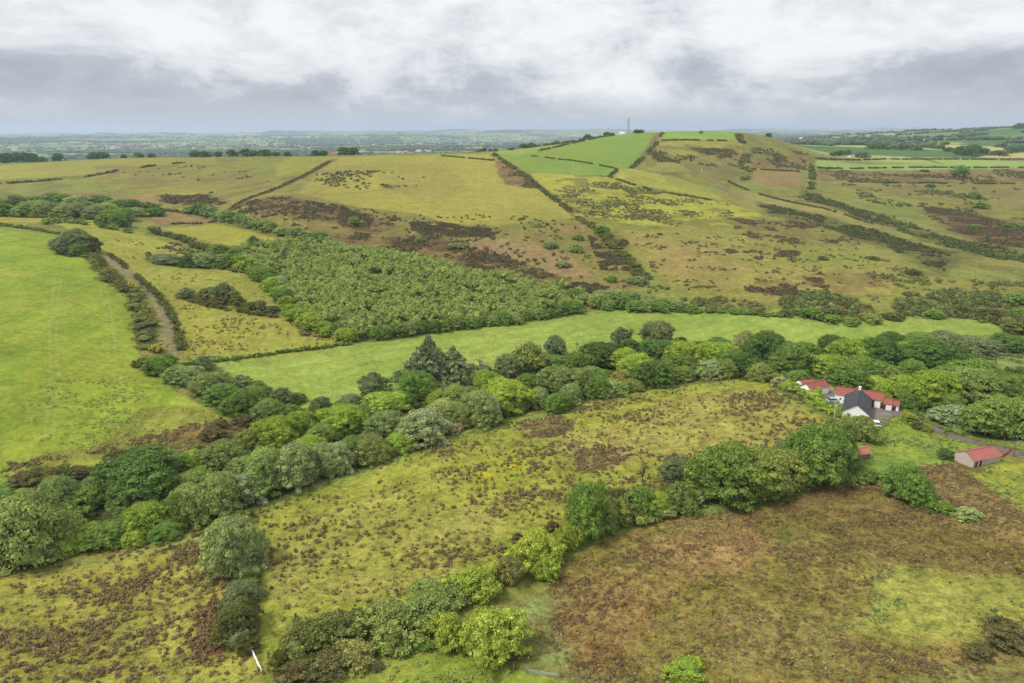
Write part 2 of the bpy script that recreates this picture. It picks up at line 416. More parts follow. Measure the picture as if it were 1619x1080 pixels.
# --- valley fields
paint([(-80,342),(90,342),(175,352),(300,395),(367,427),(430,440),(470,505),(560,543),(340,573),(292,572),(285,520),(262,470),(210,430),(160,402),(90,352),(-80,352)], alb(152,156,62), alb(140,142,56), 22, mo=.4)
paint([(-80,341),(60,341),(170,350),(165,357),(95,349),(-80,356)], alb(160,154,62), None, mo=.4)
paint([(253,360),(333,354),(370,360),(443,380),(400,388),(350,388),(290,371)], alb(150,152,56), None, mo=.3)
paint([(197,333),(250,330),(333,343),(345,350),(283,354),(247,354)], alb(142,124,70), alb(128,114,62), 10, mo=.5)
paint([(440,495),(500,505),(540,535),(480,530)], alb(150,140,66), alb(98,88,46), 6, th=(.55,.62), mo=.8, s=.8)
paint([(285,480),(310,500),(360,520),(350,560),(300,560)], alb(160,156,60), None, mo=.4, s=.6, warp=5)
paint([(-120,361),(0,361),(83,372),(95,398),(143,407),(175,447),(205,480),(212,540),(222,577),(250,597),(283,623),(327,643),(352,660),(300,710),(217,716),(133,740),(33,768),(-140,775)], alb(132,155,48), alb(146,160,54), 16, mo=.42)
paint([(220,640),(320,645),(352,662),(300,708),(215,716),(60,750),(60,720),(180,690)], alb(140,142,58), alb(126,120,56), 8, mo=.6, s=.75, warp=5)
paint([(205,700),(300,672),(372,665),(420,680),(330,715),(200,740)], alb(128,112,62), alb(104,96,50), 6, mo=.8, s=.9, warp=3)
paint([(60,560),(240,590),(300,640),(180,660),(40,640)], alb(146,158,50), None, mo=.4, s=.5, warp=10)
paint([(345,573),(540,546),(720,523),(900,498),(960,489),(1100,491),(1250,503),(1320,512),(1480,503),(1560,505),(1598,527),(1400,545),(1040,560),(800,612),(600,650),(480,655),(420,625),(350,597)], alb(138,162,64), alb(150,168,70), 14, mo=.36)
_idx = subset(poly_world([(345,573),(540,546),(960,489),(1480,503),(1598,527),(1040,560),(800,612),(480,655)]), 4)
a_ = P(420,600); b_ = P(900,515); dv = np.array([b_[0]-a_[0], b_[1]-a_[1]]); dv /= np.hypot(*dv)
crs = GX[_idx] * -dv[1] + GY[_idx] * dv[0] + (fbm(GX[_idx], GY[_idx], 40, 2, 71) - .5) * 5
alo = GX[_idx] * dv[0] + GY[_idx] * dv[1]
C_[_idx] *= (1 + .07 * (vnoise(crs / 1.7, alo / 30, 72) - .5) * 2 + .05 * np.sin(crs * 2 * pi / 7))[:, None]
_idx = subset(poly_world([(0,361),(140,405),(215,560),(300,640),(0,700)]), 4)     # faint mower lines up the left pasture
C_[_idx] *= (1 + .13 * (vnoise(GX[_idx] / 1.3 + GY[_idx] * .05, GY[_idx] / 60, 75) - .5) * 2)[:, None]
for ln in ([(152,425),(168,500),(172,560),(190,640)], [(160,425),(177,500),(182,560),(202,636)], [(88,430),(78,520),(82,610),(70,690)], [(98,430),(89,520),(94,610),(84,690)], [(0,520),(110,512),(205,505)], [(0,640),(120,655),(215,640)]):
    strip(ln, .7, alb(158,168,78), .35, s=.5)
for ln in ([(430,612),(640,560),(900,520),(1250,522)], [(450,622),(650,570),(905,528),(1240,528)], [(520,590),(760,548),(1000,510)]):
    strip(ln, .6, alb(118,140,56), .4, s=.45)
for ln in ([(470,990),(600,880),(760,760),(960,670),(1150,640)], [(482,998),(612,887),(770,768),(968,676),(1150,646)]):
    strip(ln, .5, alb(128,140,54), .3, s=.4)
strip([(163,402),(213,440),(253,480),(267,513),(270,566)], 5.5, alb(136,132,72), 1.3, mo=.6)
strip([(172,408),(216,444),(258,484),(274,520),(276,560)], 0.9, alb(150,140,96), .4)
strip([(160,404),(208,440),(247,482),(262,516),(264,560)], 0.9, alb(146,136,94), .4)
strip([(530,252),(500,268),(460,288),(420,305),(365,330)], 9, alb(116,98,60), 3, mo=.8)
strip([(500,268),(540,285),(480,310),(600,300)], 6, alb(136,124,66), 3, s=.5)
strip([(1100,268),(1130,285),(1170,315)], 9, alb(134,122,74), 3, mo=.6)
strip([(1040,212),(1030,230),(1015,250),(997,266)], 7, alb(120,108,68), 2.5)
# --- under the stream belt, the plantation, scrub
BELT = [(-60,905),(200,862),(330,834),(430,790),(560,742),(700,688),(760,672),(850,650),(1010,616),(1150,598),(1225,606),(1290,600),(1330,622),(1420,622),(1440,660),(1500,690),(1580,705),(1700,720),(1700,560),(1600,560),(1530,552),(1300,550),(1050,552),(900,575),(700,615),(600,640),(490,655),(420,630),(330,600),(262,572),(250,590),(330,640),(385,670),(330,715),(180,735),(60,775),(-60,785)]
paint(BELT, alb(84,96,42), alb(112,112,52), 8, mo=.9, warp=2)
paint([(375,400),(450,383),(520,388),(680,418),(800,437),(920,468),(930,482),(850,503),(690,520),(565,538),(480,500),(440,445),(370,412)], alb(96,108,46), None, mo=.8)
paint([(1530,562),(1600,560),(1700,566),(1700,602),(1560,590)], alb(132,146,74), alb(118,128,62), 10, mo=.5)
paint([(1405,480),(1500,462),(1619,470),(1700,480),(1700,540),(1600,520),(1540,505),(1420,497)], alb(112,112,52), alb(90,82,46), 6, mo=.8)
paint([(1230,470),(1340,468),(1385,490),(1370,508),(1270,502)], alb(112,112,52), alb(90,82,46), 6, mo=.8)
# --- near fields
N1 = [(402,815),(430,792),(560,745),(700,691),(850,655),(1010,620),(1160,600),(1230,608),(1310,662),(1325,690),(1240,735),(1080,770),(960,810),(900,850),(800,905),(700,955),(560,1000),(440,1062),(415,1040),(405,950)]
N2 = [(-80,912),(200,866),(330,838),(390,838),(398,1000),(430,1150),(-150,1150)]
paint(N1, alb(154,158,60), alb(140,150,54), 14, amt=.6, mo=.7, warp=1)
paint([(440,850),(620,780),(760,800),(820,850),(700,920),(520,960),(430,930)], alb(160,156,76), alb(148,152,60), 7, mo=.8, s=.6, warp=6)
paint([(860,690),(1000,660),(1150,610),(1230,625),(1290,670),(1200,715),(1050,720),(900,730)], alb(158,152,76), alb(146,138,66), 7, mo=.8, s=.65, warp=5)
strip([(405,812),(560,752),(700,697),(850,660)], 5, alb(126,148,58), 1.5, s=.7)
strip([(850,660),(1010,625),(1160,606)], 3.5, alb(126,146,60), 1.2, s=.6)
paint([(820,672),(880,655),(900,668),(880,690),(830,690)], alb(132,104,66), alb(150,136,70), 3, mo=.9, s=.7, warp=2)
paint([(905,710),(985,700),(995,725),(960,745),(905,740)], alb(138,108,68), alb(150,140,72), 3, mo=.9, s=.75, warp=2)
paint([(740,730),(830,700),(860,720),(800,765),(740,775)], alb(150,160,46), None, mo=.6, s=.6, warp=4)
for c in [(762,752,22,9),(815,733,20,8),(845,745,10,6),(285,900,14,12),(330,890,14,12)]:
    paint([(c[0]-c[2],c[1]),(c[0],c[1]-c[3]),(c[0]+c[2],c[1]),(c[0],c[1]+c[3])], alb(186,172,30), alb(150,158,50), 1.2, amt=.8, s=.8, warp=1.5, mo=.6)
paint([(410,820),(440,815),(425,900),(440,1000),(470,1040),(440,1070),(415,1040),(405,950)], alb(138,150,54), None, mo=.6, s=.7, warp=1)
paint(N2, alb(152,150,62), alb(140,144,58), 8, mo=.8, warp=1)
paint([(20,905),(200,870),(330,842),(345,850),(200,882),(40,915)], alb(144,152,66), None, mo=.5, s=.8)
paint([(310,960),(350,950),(355,1030),(320,1040)], alb(130,98,60), alb(112,86,54), 1.5, mo=1, warp=1)
paint([(420,1150),(480,1085),(560,1050),(640,1035),(740,1035),(830,1062),(900,1080),(950,1150)], alb(130,150,52), alb(146,150,60), 6, mo=.6, warp=.6)
MOOR = [(866,935),(885,890),(960,855),(1060,822),(1120,812),(1200,802),(1290,775),(1400,752),(1460,735),(1500,732),(1560,765),(1619,810),(1700,850),(1700,1150),(1000,1150),(880,1030)]
paint(MOOR, alb(158,122,70), alb(120,92,52), 5, mo=1.0, warp=1.5)
paint(MOOR, alb(142,136,64), alb(122,130,50), 14, th=(.42,.6), amt=.9, mo=1.0, warp=1.5, s=.65)
paint([(1230,835),(1310,825),(1310,880),(1260,900),(1230,880)], alb(104,118,44), alb(140,128,66), 5, mo=.9, s=.8, warp=6, soft=4)
paint([(1050,930),(1130,920),(1130,970),(1070,990)], alb(128,130,48), alb(140,120,66), 4, mo=.8, s=.75, warp=4, soft=3)
paint([(1200,790),(1400,760),(1560,830),(1619,880),(1619,910),(1430,890),(1300,840)], alb(112,102,48), alb(100,84,46), 6, mo=1, s=.6, warp=4)
paint([(1000,860),(1100,830),(1230,840),(1180,900),(1050,900)], alb(158,132,78), alb(136,112,62), 4, mo=1, s=.8, warp=6, soft=4)
paint([(900,960),(1000,920),(1060,980),(980,1060),(900,1040)], alb(128,102,56), alb(144,126,68), 4, mo=1, s=.8, warp=6, soft=4)
paint([(1120,980),(1250,930),(1330,960),(1300,1040),(1150,1080)], alb(140,132,68), alb(120,122,52), 5, mo=1, s=.7, warp=6, soft=4)
paint([(1090,800),(1120,800),(1230,782),(1290,768),(1280,782),(1180,808),(1090,818)], alb(112,136,62), None, mo=.7, s=.8)
paint([(890,850),(1080,812),(1000,838),(900,880),(870,905),(860,880)], alb(120,138,60), None, mo=.7, s=.6)
paint([(800,960),(870,930),(880,1010),(930,1080),(850,1060),(830,1000)], alb(128,142,72), alb(130,120,64), 4, mo=.9, warp=3.5, soft=2.5)
paint([(1335,1000),(1390,960),(1378,925),(1430,893),(1500,900),(1700,915),(1700,1000),(1570,1022),(1400,1024)], alb(150,154,66), alb(128,134,58), 6, mo=.8, warp=4, soft=2.5)
paint([(1400,1080),(1500,1050),(1619,1040),(1700,1150),(1420,1150)], alb(140,142,72), alb(112,112,56), 4, mo=.8, s=.8)
# --- round the farm
paint([(1376,668),(1420,656),(1480,690),(1545,703),(1500,735),(1440,742),(1380,750),(1350,745),(1330,720)], alb(122,148,58), alb(138,156,52), 8, mo=.6, warp=.8)
paint([(1455,740),(1500,732),(1560,770),(1619,815),(1619,860),(1540,835),(1480,800),(1450,760)], alb(144,128,68), alb(124,108,56), 4, mo=1, warp=5, soft=3.5)
paint([(1540,752),(1580,735),(1700,725),(1700,850),(1600,798)], alb(146,156,54), alb(130,144,54), 7, mo=.6, warp=1)
paint([(1430,655),(1480,672),(1560,700),(1619,712),(1700,700),(1700,690),(1560,690),(1450,650)], alb(132,152,66), None, mo=.5)
paint([(1225,604),(1262,612),(1300,640),(1338,668),(1320,676),(1290,652),(1225,618)], alb(118,134,60), None, mo=.5)
# --- far country: hedged fields of every green
bd = beyond(GX, GY)
far = np.nonzero((bd > 0) & front & (GR.ravel() > 750))[0]
FS = 230.0
def voro(x, y, fs=FS):
    x = x + (fbm(x, y, 600, 2, 61) - .5) * 320; y = y + (fbm(x, y, 600, 2, 65) - .5) * 320
    xi = np.floor(x / fs); yi = np.floor(y / (fs * 1.25))
    f1 = np.full(len(x), 1e9); f2 = np.full(len(x), 1e9); idc = np.zeros(len(x))
    for di in (-1, 0, 1):
        for dj in (-1, 0, 1):
            ci, cj = xi + di, yi + dj
            sx = (ci + .15 + .7 * hash2(ci, cj, 3)) * fs; sy = (cj + .15 + .7 * hash2(ci, cj, 4)) * fs * 1.25
            d = np.hypot(x - sx, y - sy)
            nearer = d < f1
            f2 = np.where(nearer, f1, np.minimum(f2, d)); idc = np.where(nearer, hash2(ci, cj, 5), idc); f1 = np.minimum(f1, d)
    return f1, f2, idc
f1, f2, idc = voro(GX[far], GY[far])
pal = np.array([alb(120,160,66), alb(140,170,74), alb(104,150,64), alb(164,172,84), alb(96,136,60), alb(128,162,80), alb(186,178,98), alb(84,122,54), alb(150,172,76), alb(140,124,88)]) * .95
ci = np.minimum((idc * len(pal)).astype(int), len(pal) - 1)
cf = pal[ci]
wood = sstep(.57, .63, fbm(GX[far], GY[far], 700, 3, 81))
cf = cf * (1 - wood[:, None]) + alb(56,78,40) * wood[:, None]
hd = 1 - sstep(2, 12, f2 - f1)
cf = cf * (1 - hd[:, None] * .8) + alb(58,72,40) * hd[:, None] * .8
near_far = sstep(0, 60, bd[far])
C_[far] = C_[far] * (1 - near_far[:, None]) + cf * near_far[:, None]
MO[far] = .25
C_ = np.clip(C_, .004, .8)

# yard and drive are sheets of their own, laid just above the ground further down
I, J = len(RR), len(AZ)
ii, jj = np.meshgrid(np.arange(I - 1), np.arange(J), indexing='ij')
j2 = (jj + 1) % J
quads = np.stack([ii * J + jj, ii * J + j2, (ii + 1) * J + j2, (ii + 1) * J + jj], -1).reshape(-1, 4)[:, ::-1]
GV = np.stack([GX, GY, GZ], 1)
ctr = len(GV)
GV2 = np.concatenate([GV, [[0, 0, float(ground(0., 1.)[0])]]])
fan = np.stack([np.full(J, ctr), np.arange(J), (np.arange(J) + 1) % J], 1)[:, ::-1]

def new_mat(name):
    m = bpy.data.materials.new(name); m.use_nodes = True; t = m.node_tree; t.nodes.clear()
    out = t.nodes.new('ShaderNodeOutputMaterial'); b = t.nodes.new('ShaderNodeBsdfPrincipled')
    t.links.new(b.outputs[0], out.inputs[0]); b.inputs['Specular IOR Level'].default_value = 0.25
    return m, t, b
def m_ground():
    m, t, b = new_mat('pasture_and_heath')
    at = N(t, 'ShaderNodeAttribute', attribute_name='col'); mo = N(t, 'ShaderNodeAttribute', attribute_name='mottle')
    g = N(t, 'ShaderNodeNewGeometry'); pos = g.outputs['Position']
    mp = N(t, 'ShaderNodeMapping'); mp.inputs['Scale'].default_value = (1, 1, 0.2); t.links.new(pos, mp.inputs[0]); pv = mp.outputs[0]
    na = noise_n(t, pv, 2.4, 4, .65); nb = noise_n(t, pv, 0.42, 5, .6, .4); nc = noise_n(t, pv, 0.10, 6, .68, .5)
    s1 = math_n(t, 'SUBTRACT', na, .5); s2 = math_n(t, 'SUBTRACT', nb, .5); s3 = math_n(t, 'SUBTRACT', nc, .5)
    clump = math_n(t, 'SUBTRACT', mrange(t, noise_n(t, pv, 1.05, 5, .62, .5), .44, .60), .5)       # tussocks and gaps between them
    tot = math_n(t, 'ADD', math_n(t, 'MULTIPLY', s1, 2.2), math_n(t, 'ADD', math_n(t, 'MULTIPLY', s2, 2.2), math_n(t, 'MULTIPLY', s3, 1.7)))
    tot = math_n(t, 'ADD', tot, math_n(t, 'MULTIPLY', clump, .34))
    f = math_n(t, 'ADD', math_n(t, 'MULTIPLY', tot, math_n(t, 'ADD', math_n(t, 'MULTIPLY', mo.outputs['Fac'], .85), .16)), 1.0)
    f = math_n(t, 'MAXIMUM', f, .25)
    sc = N(t, 'ShaderNodeVectorMath', operation='SCALE'); t.links.new(at.outputs['Color'], sc.inputs[0]); t.links.new(f, sc.inputs[3])
    # dry stalks against fresh grass: a slow shift of hue
    hue = mrange(t, noise_n(t, pv, 0.75, 4, .6, .6), .42, .66)
    hue = math_n(t, 'MULTIPLY', hue, math_n(t, 'ADD', math_n(t, 'MULTIPLY', mo.outputs['Fac'], .5), .05))
    c = mix_c(t, hue, sc.outputs[0], (1.10, .98, 1.0), 'MULTIPLY')
    t.links.new(c, b.inputs['Base Color']); b.inputs['Roughness'].default_value = .95; b.inputs['Specular IOR Level'].default_value = .08
    bp = N(t, 'ShaderNodeBump'); bp.inputs['Distance'].default_value = .35
    t.links.new(math_n(t, 'MULTIPLY', mo.outputs['Fac'], .8), bp.inputs['Strength'])
    hgt = math_n(t, 'ADD', na, math_n(t, 'MULTIPLY', nb, 1.6)); t.links.new(hgt, bp.inputs['Height'])
    t.links.new(bp.outputs[0], b.inputs['Normal'])
    return m
me = mk_mesh('ground', GV2, [quads, fan], m_ground(), True,
             {'col': np.concatenate([C_, C_[:1]]), 'mottle': np.concatenate([MO, MO[:1]])})
tag(link('ground', me), kind='structure')

# ------------------------------------------------------------------ materials for plants
def m_leaf(name='foliage', blossom=(.50, .53, .40), rough=.75, transl=.28, bright=(.50, 1.62)):
    m, t, b = new_mat(name)
    oi = N(t, 'ShaderNodeObjectInfo'); va = N(t, 'ShaderNodeAttribute', attribute_name='leafvar'); bl = N(t, 'ShaderNodeAttribute', attribute_name='blossom')
    f = mrange(t, va.outputs['Fac'], 0, 1, bright[0], bright[1], False)
    sc = N(t, 'ShaderNodeVectorMath', operation='SCALE'); t.links.new(oi.outputs['Color'], sc.inputs[0]); t.links.new(f, sc.inputs[3])
    yel = mrange(t, va.outputs['Fac'], .35, 1, 0, .55)
    c = mix_c(t, yel, sc.outputs[0], (1.18, 1.02, .72), 'MULTIPLY')
    c = mix_c(t, bl.outputs['Fac'], c, blossom)
    t.links.new(c, b.inputs['Base Color']); b.inputs['Roughness'].default_value = rough; b.inputs['Specular IOR Level'].default_value = .18
    tr = t.nodes.new('ShaderNodeBsdfTranslucent'); t.links.new(c, tr.inputs[0])
    ms = t.nodes.new('ShaderNodeMixShader'); ms.inputs[0].default_value = transl
    t.links.new(b.outputs[0], ms.inputs[1]); t.links.new(tr.outputs[0], ms.inputs[2])
    t.links.new(ms.outputs[0], [n for n in t.nodes if n.type == 'OUTPUT_MATERIAL'][0].inputs[0])
    return m
LEAF = m_leaf()
GORSE = m_leaf('gorse_foliage', (.60, .52, .05))
HEATHER = m_leaf('rushes_and_heather', (.3, .2, .1), transl=.15, bright=(.55, 1.5))
def m_plain(name, col, rough=.8, nscale=3.0, amt=.3, metal=0.0, bump=0.0):
    m, t, b = new_mat(name)
    g = N(t, 'ShaderNodeTexCoord')
    n = noise_n(t, g.outputs['Object'], nscale, 5, .65)
    f = mrange(t, n, .25, .75, 1 - amt, 1 + amt, False)
    sc = N(t, 'ShaderNodeVectorMath', operation='SCALE'); sc.inputs[0].default_value = col[:3]; t.links.new(f, sc.inputs[3])
    t.links.new(sc.outputs[0], b.inputs['Base Color']); b.inputs['Roughness'].default_value = rough; b.inputs['Metallic'].default_value = metal
    if bump:
        bp = N(t, 'ShaderNodeBump'); bp.inputs['Strength'].default_value = bump; bp.inputs['Distance'].default_value = .05
        t.links.new(n, bp.inputs['Height']); t.links.new(bp.outputs[0], b.inputs['Normal'])
    return m
BARK = m_plain('bark', (.10, .085, .06), .9, 6, .4)
BARKG = m_plain('bleached_bark', (.24, .21, .17), .9, 6, .4)

# ------------------------------------------------------------------ foliage: lobes clothed in leaf clumps
def ico(level):
    t = (1 + 5 ** .5) / 2
    V = [(-1,t,0),(1,t,0),(-1,-t,0),(1,-t,0),(0,-1,t),(0,1,t),(0,-1,-t),(0,1,-t),(t,0,-1),(t,0,1),(-t,0,-1),(-t,0,1)]
    F = [(0,11,5),(0,5,1),(0,1,7),(0,7,10),(0,10,11),(1,5,9),(5,11,4),(11,10,2),(10,7,6),(7,1,8),(3,9,4),(3,4,2),(3,2,6),(3,6,8),(3,8,9),(4,9,5),(2,4,11),(6,2,10),(8,6,7),(9,8,1)]
    V = [np.array(v) / np.linalg.norm(v) for v in V]
    for _ in range(level):
        cache = {}; nf = []
        def mid(a, b):
            k = (min(a, b), max(a, b))
            if k not in cache:
                m = V[a] + V[b]; V.append(m / np.linalg.norm(m)); cache[k] = len(V) - 1
            return cache[k]
        for a, b, c in F:
            x, y, z = mid(a, b), mid(b, c), mid(c, a); nf += [(a, x, z), (b, y, x), (c, z, y), (x, y, z)]
        F = nf
    return np.array(V), np.array(F)
ICO = [ico(0), ico(1), ico(2)]
def foliage(cen, rad, per, leaf, seed=0, core=.80, corelevel=0, blos=None, up=0.25, aspect=1.35, var=None, down=-.35, jit=.55, cullfac=.0):
    """cen (n,3), rad (n,3), per leaves each, leaf size scalar or (n,) -> V, quads, tris, leafvar, blossom"""
    rg = np.random.default_rng(seed)
    cen = np.asarray(cen, float); n = len(cen)
    rad = np.asarray(rad, float)
    if rad.ndim == 1: rad = np.repeat(rad[:, None], 3, 1)
    leaf = np.broadcast_to(np.asarray(leaf, float), (n,))
    d = rg.normal(size=(n * per, 3)); d[:, 2] += up; d /= np.linalg.norm(d, axis=1)[:, None]
    d[:, 2] = np.where(d[:, 2] < down, -d[:, 2], d[:, 2])
    k = np.repeat(np.arange(n), per)
    p = cen[k] + d * rad[k] * rg.uniform(.86, 1.13, (n * per, 1))
    nrm = d + rg.normal(size=d.shape) * jit; nrm /= np.linalg.norm(nrm, axis=1)[:, None]
    ax = np.cross(nrm, rg.normal(size=d.shape)); ax /= np.linalg.norm(ax, axis=1)[:, None]
    bx = np.cross(nrm, ax)
    sz = (leaf[k] * rg.uniform(.6, 1.35, n * per))[:, None] * .5
    V = np.stack([p + ax * sz * aspect, p + bx * sz * .8 + nrm * sz * .25, p - ax * sz * aspect, p - bx * sz * .8 + nrm * sz * .25], 1).reshape(-1, 3)
    Q = np.arange(len(V)).reshape(-1, 4)
    lv = rg.uniform(0, 1, n) if var is None else np.asarray(var)
    lf = np.clip(lv[k] * .55 + rg.uniform(0, .45, n * per), 0, 1)
    LVv = np.repeat(lf, 4)
    if blos is None: B = np.zeros(len(V))
    else:
        bb = np.asarray(blos)[k] if np.ndim(blos) else np.full(n * per, float(blos))
        B = np.repeat((rg.uniform(0, 1, n * per) < bb * (.25 + .75 * np.clip(d[:, 2] + .4, 0, 1))).astype(float), 4)
    T = np.zeros((0, 3), int)
    if core > 0:
        iv, if_ = ICO[corelevel]
        cv = (iv[None] * (rad * core)[:, None] * rg.uniform(.9, 1.1, (n, len(iv), 1)) + cen[:, None]).reshape(-1, 3)
        T = (if_[None] + (np.arange(n) * len(iv))[:, None, None] + len(V)).reshape(-1, 3)
        V = np.concatenate([V, cv]); LVv = np.concatenate([LVv, np.repeat(lv * .55 + .15, len(iv))]); B = np.concatenate([B, np.zeros(len(cv))])
    return V, Q, T, LVv, B
def fol_mesh(name, parts, mat):
    Vs, Qs, Ts, Ls, Bs = [], [], [], [], []; o = 0
    for V, Q, T, L, B in parts:
        Vs.append(V); Qs.append(Q + o); Ts.append(T + o); Ls.append(L); Bs.append(B); o += len(V)
    return mk_mesh(name, np.concatenate(Vs), [np.concatenate(Qs), np.concatenate(Ts)], mat, False,
                   {'leafvar': np.concatenate(Ls), 'blossom': np.concatenate(Bs)})

def crown_lobes(rg, shape, nmain, nsub):
    """unit crown: radius 1, height 0..1; returns main and small lobes"""
    prof = {'round': lambda h: np.sqrt(np.clip(1 - ((h - .42) / .60) ** 2, 0, 1)),
            'oval': lambda h: np.clip(np.sin(np.clip(h * .94 + .08, 0, 1) * pi), 0, 1) ** .6,
            'dome': lambda h: np.sqrt(np.clip(1 - (np.clip(h - .12, 0, 1) / .9) ** 2.2, 0, 1)),
            'loose': lambda h: np.clip(np.sin(np.clip(h, 0, 1) ** .85 * pi), 0, 1) ** .75 * .95 + .02}[shape]
    ph = rg.uniform(0, 2 * pi, 3); am = rg.uniform(.08, .22, 3)
    def env(h, a): return prof(h) * (1 + am[0] * np.sin(2 * a + ph[0]) + am[1] * np.sin(3 * a + ph[1]) + am[2] * np.sin(5 * a + ph[2] + 6 * h)) * .93
    hm = rg.uniform(.18, .80, nmain); a = np.arange(nmain) * 2.4 + rg.uniform(0, 1, nmain)
    rm = rg.uniform(.26, .40, nmain)
    rr = np.clip(env(hm, a) - rm * .85, 0, 1) * rg.uniform(.75, 1, nmain)
    main = np.stack([rr * np.cos(a), rr * np.sin(a), hm], 1); mr = np.stack([rm, rm, rm * .48], 1)
    main = np.concatenate([main, [[0, 0, .45]]]); mr = np.concatenate([mr, [[.55, .55, .33]]])
    hs = rg.uniform(.06, .99, nsub) ** .85; a2 = rg.uniform(0, 2 * pi, nsub)
    rs = rg.uniform(.085, .23, nsub)
    r2 = np.clip(env(hs, a2) - rs * .75, 0, 2) * np.where(rg.uniform(0, 1, nsub) < .8, rg.uniform(.86, 1.12, nsub), rg.uniform(.4, 1, nsub))
    hs = np.clip(hs, .04, .95)
    sub = np.stack([r2 * np.cos(a2), r2 * np.sin(a2), hs], 1)
    # lobes on top
    return main, mr, sub, np.stack([rs, rs, rs * rg.uniform(.42, .62, nsub)], 1)
def crown_proto(name, shape, seed, nmain=9, nsub=150, per=34, leaf=.075, blos=0.0, blos_side=False, corel=0, jit=.5):
    rg = np.random.default_rng(seed)
    main, mr, sub, sr = crown_lobes(rg, shape, nmain, nsub)
    pm = foliage(main, mr * .86, 60, leaf * 1.15, seed + 1, core=.74, corelevel=1)
    bl = None
    if blos:
        bl = np.full(nsub, blos) * rg.uniform(.3, 1.4, nsub)
        if blos_side: bl = bl * sstep(-.2, .7, sub[:, 0] * .8 + sub[:, 2] * .5 - .1)
    ps = foliage(sub, sr, per, leaf, seed + 2, core=.55, corelevel=corel, blos=bl, jit=jit)
    pm[0][:, 2] = np.maximum(pm[0][:, 2], .0); ps[0][:, 2] = np.maximum(ps[0][:, 2], .0)
    return fol_mesh(name, [pm, ps], LEAF)
def tube(pts, rads, k=6):
    pts = np.asarray(pts, float); n = len(pts); V = []; 
    for i in range(n):
        d = pts[min(i + 1, n - 1)] - pts[max(i - 1, 0)]; d = d / (np.linalg.norm(d) + 1e-9)
        a = np.cross(d, (0, 0, 1) if abs(d[2]) < .9 else (1, 0, 0)); a /= np.linalg.norm(a); b = np.cross(d, a)
        for j in range(k):
            t = 2 * pi * j / k; V.append(pts[i] + (a * cos(t) + b * sin(t)) * rads[i])
    F = [(i * k + j, i * k + (j + 1) % k, (i + 1) * k + (j + 1) % k, (i + 1) * k + j) for i in range(n - 1) for j in range(k)]
    return np.array(V), np.array(F)
def join(parts):
    V, F, o = [], [], 0
    for v, f in parts: V.append(v); F.append(f + o); o += len(v)
    return np.concatenate(V), np.concatenate(F)
def trunk_proto(seed, mat=BARK, h=.62, r=.075, limbs=6, flare=1.3):
    rg = np.random.default_rng(seed); parts = []
    lean = rg.normal(0, .05, 2)
    pts = [(lean[0] * t, lean[1] * t, t * h) for t in (-.02, .12, .4, .7, 1)]
    parts.append(tube(pts, [r * flare, r, r * .8, r * .55, r * .25], 7))
    for i in range(limbs):
        a = i * 2.4 + rg.uniform(0, .8); z0 = rg.uniform(.15, .5) * h; L = rg.uniform(.35, .7)
        parts.append(tube([(0, 0, z0), (cos(a) * L * .5, sin(a) * L * .5, z0 + .14), (cos(a) * L, sin(a) * L, z0 + rg.uniform(.22, .38))], [r * .5, r * .32, r * .1], 5))
    return mk_mesh('trunk', *[x if i == 0 else [x] for i, x in enumerate(join(parts))], mat, True)
def conifer_proto(seed, tiers=17, thin=0.0):
    rg = np.random.default_rng(seed); cen, rad, var = [], [], []
    for i in range(tiers):
        f = i / (tiers - 1); z = .10 + .86 * f
        R = (1 - f) ** 1.1 * .95 + .04
        nb = max(4, int(13 * (1 - f) + 4))
        for j in range(nb):
            if rg.uniform() < thin: continue
            a = j * 2 * pi / nb + i * .7 + rg.normal(0, .15); Rr = R * rg.uniform(.62, 1.14)
            for q in (.35, .62, .86, 1.0):
                w = .11 * (1.15 - q * .55) * (1.1 - f * .45)
                cen.append((cos(a) * Rr * q, sin(a) * Rr * q, z - .045 * q * (1 - f) + .015 * q * q)); rad.append((w, w, w * .22)); var.append(rg.uniform(.1, .9) * (.5 + .5 * q))
    c = foliage(np.array(cen), np.array(rad), 9, .06, seed, core=.55, jit=.6, var=np.array(var), aspect=2.0)
    top = foliage(np.array([(0, 0, .97)]), np.array([(.03, .03, .04)]), 20, .04, seed)
    return fol_mesh('crown', [c, top], LEAF)
def bare_proto(seed, mat, n1=9, spread=.75):
    rg = np.random.default_rng(seed); parts = [tube([(0, 0, -.02), (.02, .01, .3), (0, .03, .62), (.02, 0, .98)], [.055, .045, .03, .008], 6)]
    for i in range(n1):
        a = i * 2.4 + rg.uniform(0, 1); z0 = rg.uniform(.28, .8); L = spread * rg.uniform(.5, 1) * (1.25 - z0)
        e1 = np.array((cos(a) * L * .5, sin(a) * L * .5, z0 + .10)); e2 = np.array((cos(a + .15) * L, sin(a + .15) * L, z0 + rg.uniform(.12, .22)))
        parts.append(tube([(0, 0, z0), e1, e2], [.024, .016, .005], 5))
        for q in range(5):
            t = rg.uniform(.3, 1); p0 = np.array((0, 0, z0)) * (1 - t) + e2 * t if t > .6 else e1 * t + np.array((0, 0, z0)) * (1 - t)
            b = a + rg.uniform(-1.3, 1.3); l = rg.uniform(.12, .28)
            parts.append(tube([p0, p0 + (cos(b) * l, sin(b) * l, rg.uniform(.03, .12))], [.011, .004], 4))
    V, F = join(parts)
    return mk_mesh('branches', V, [F], mat, True)

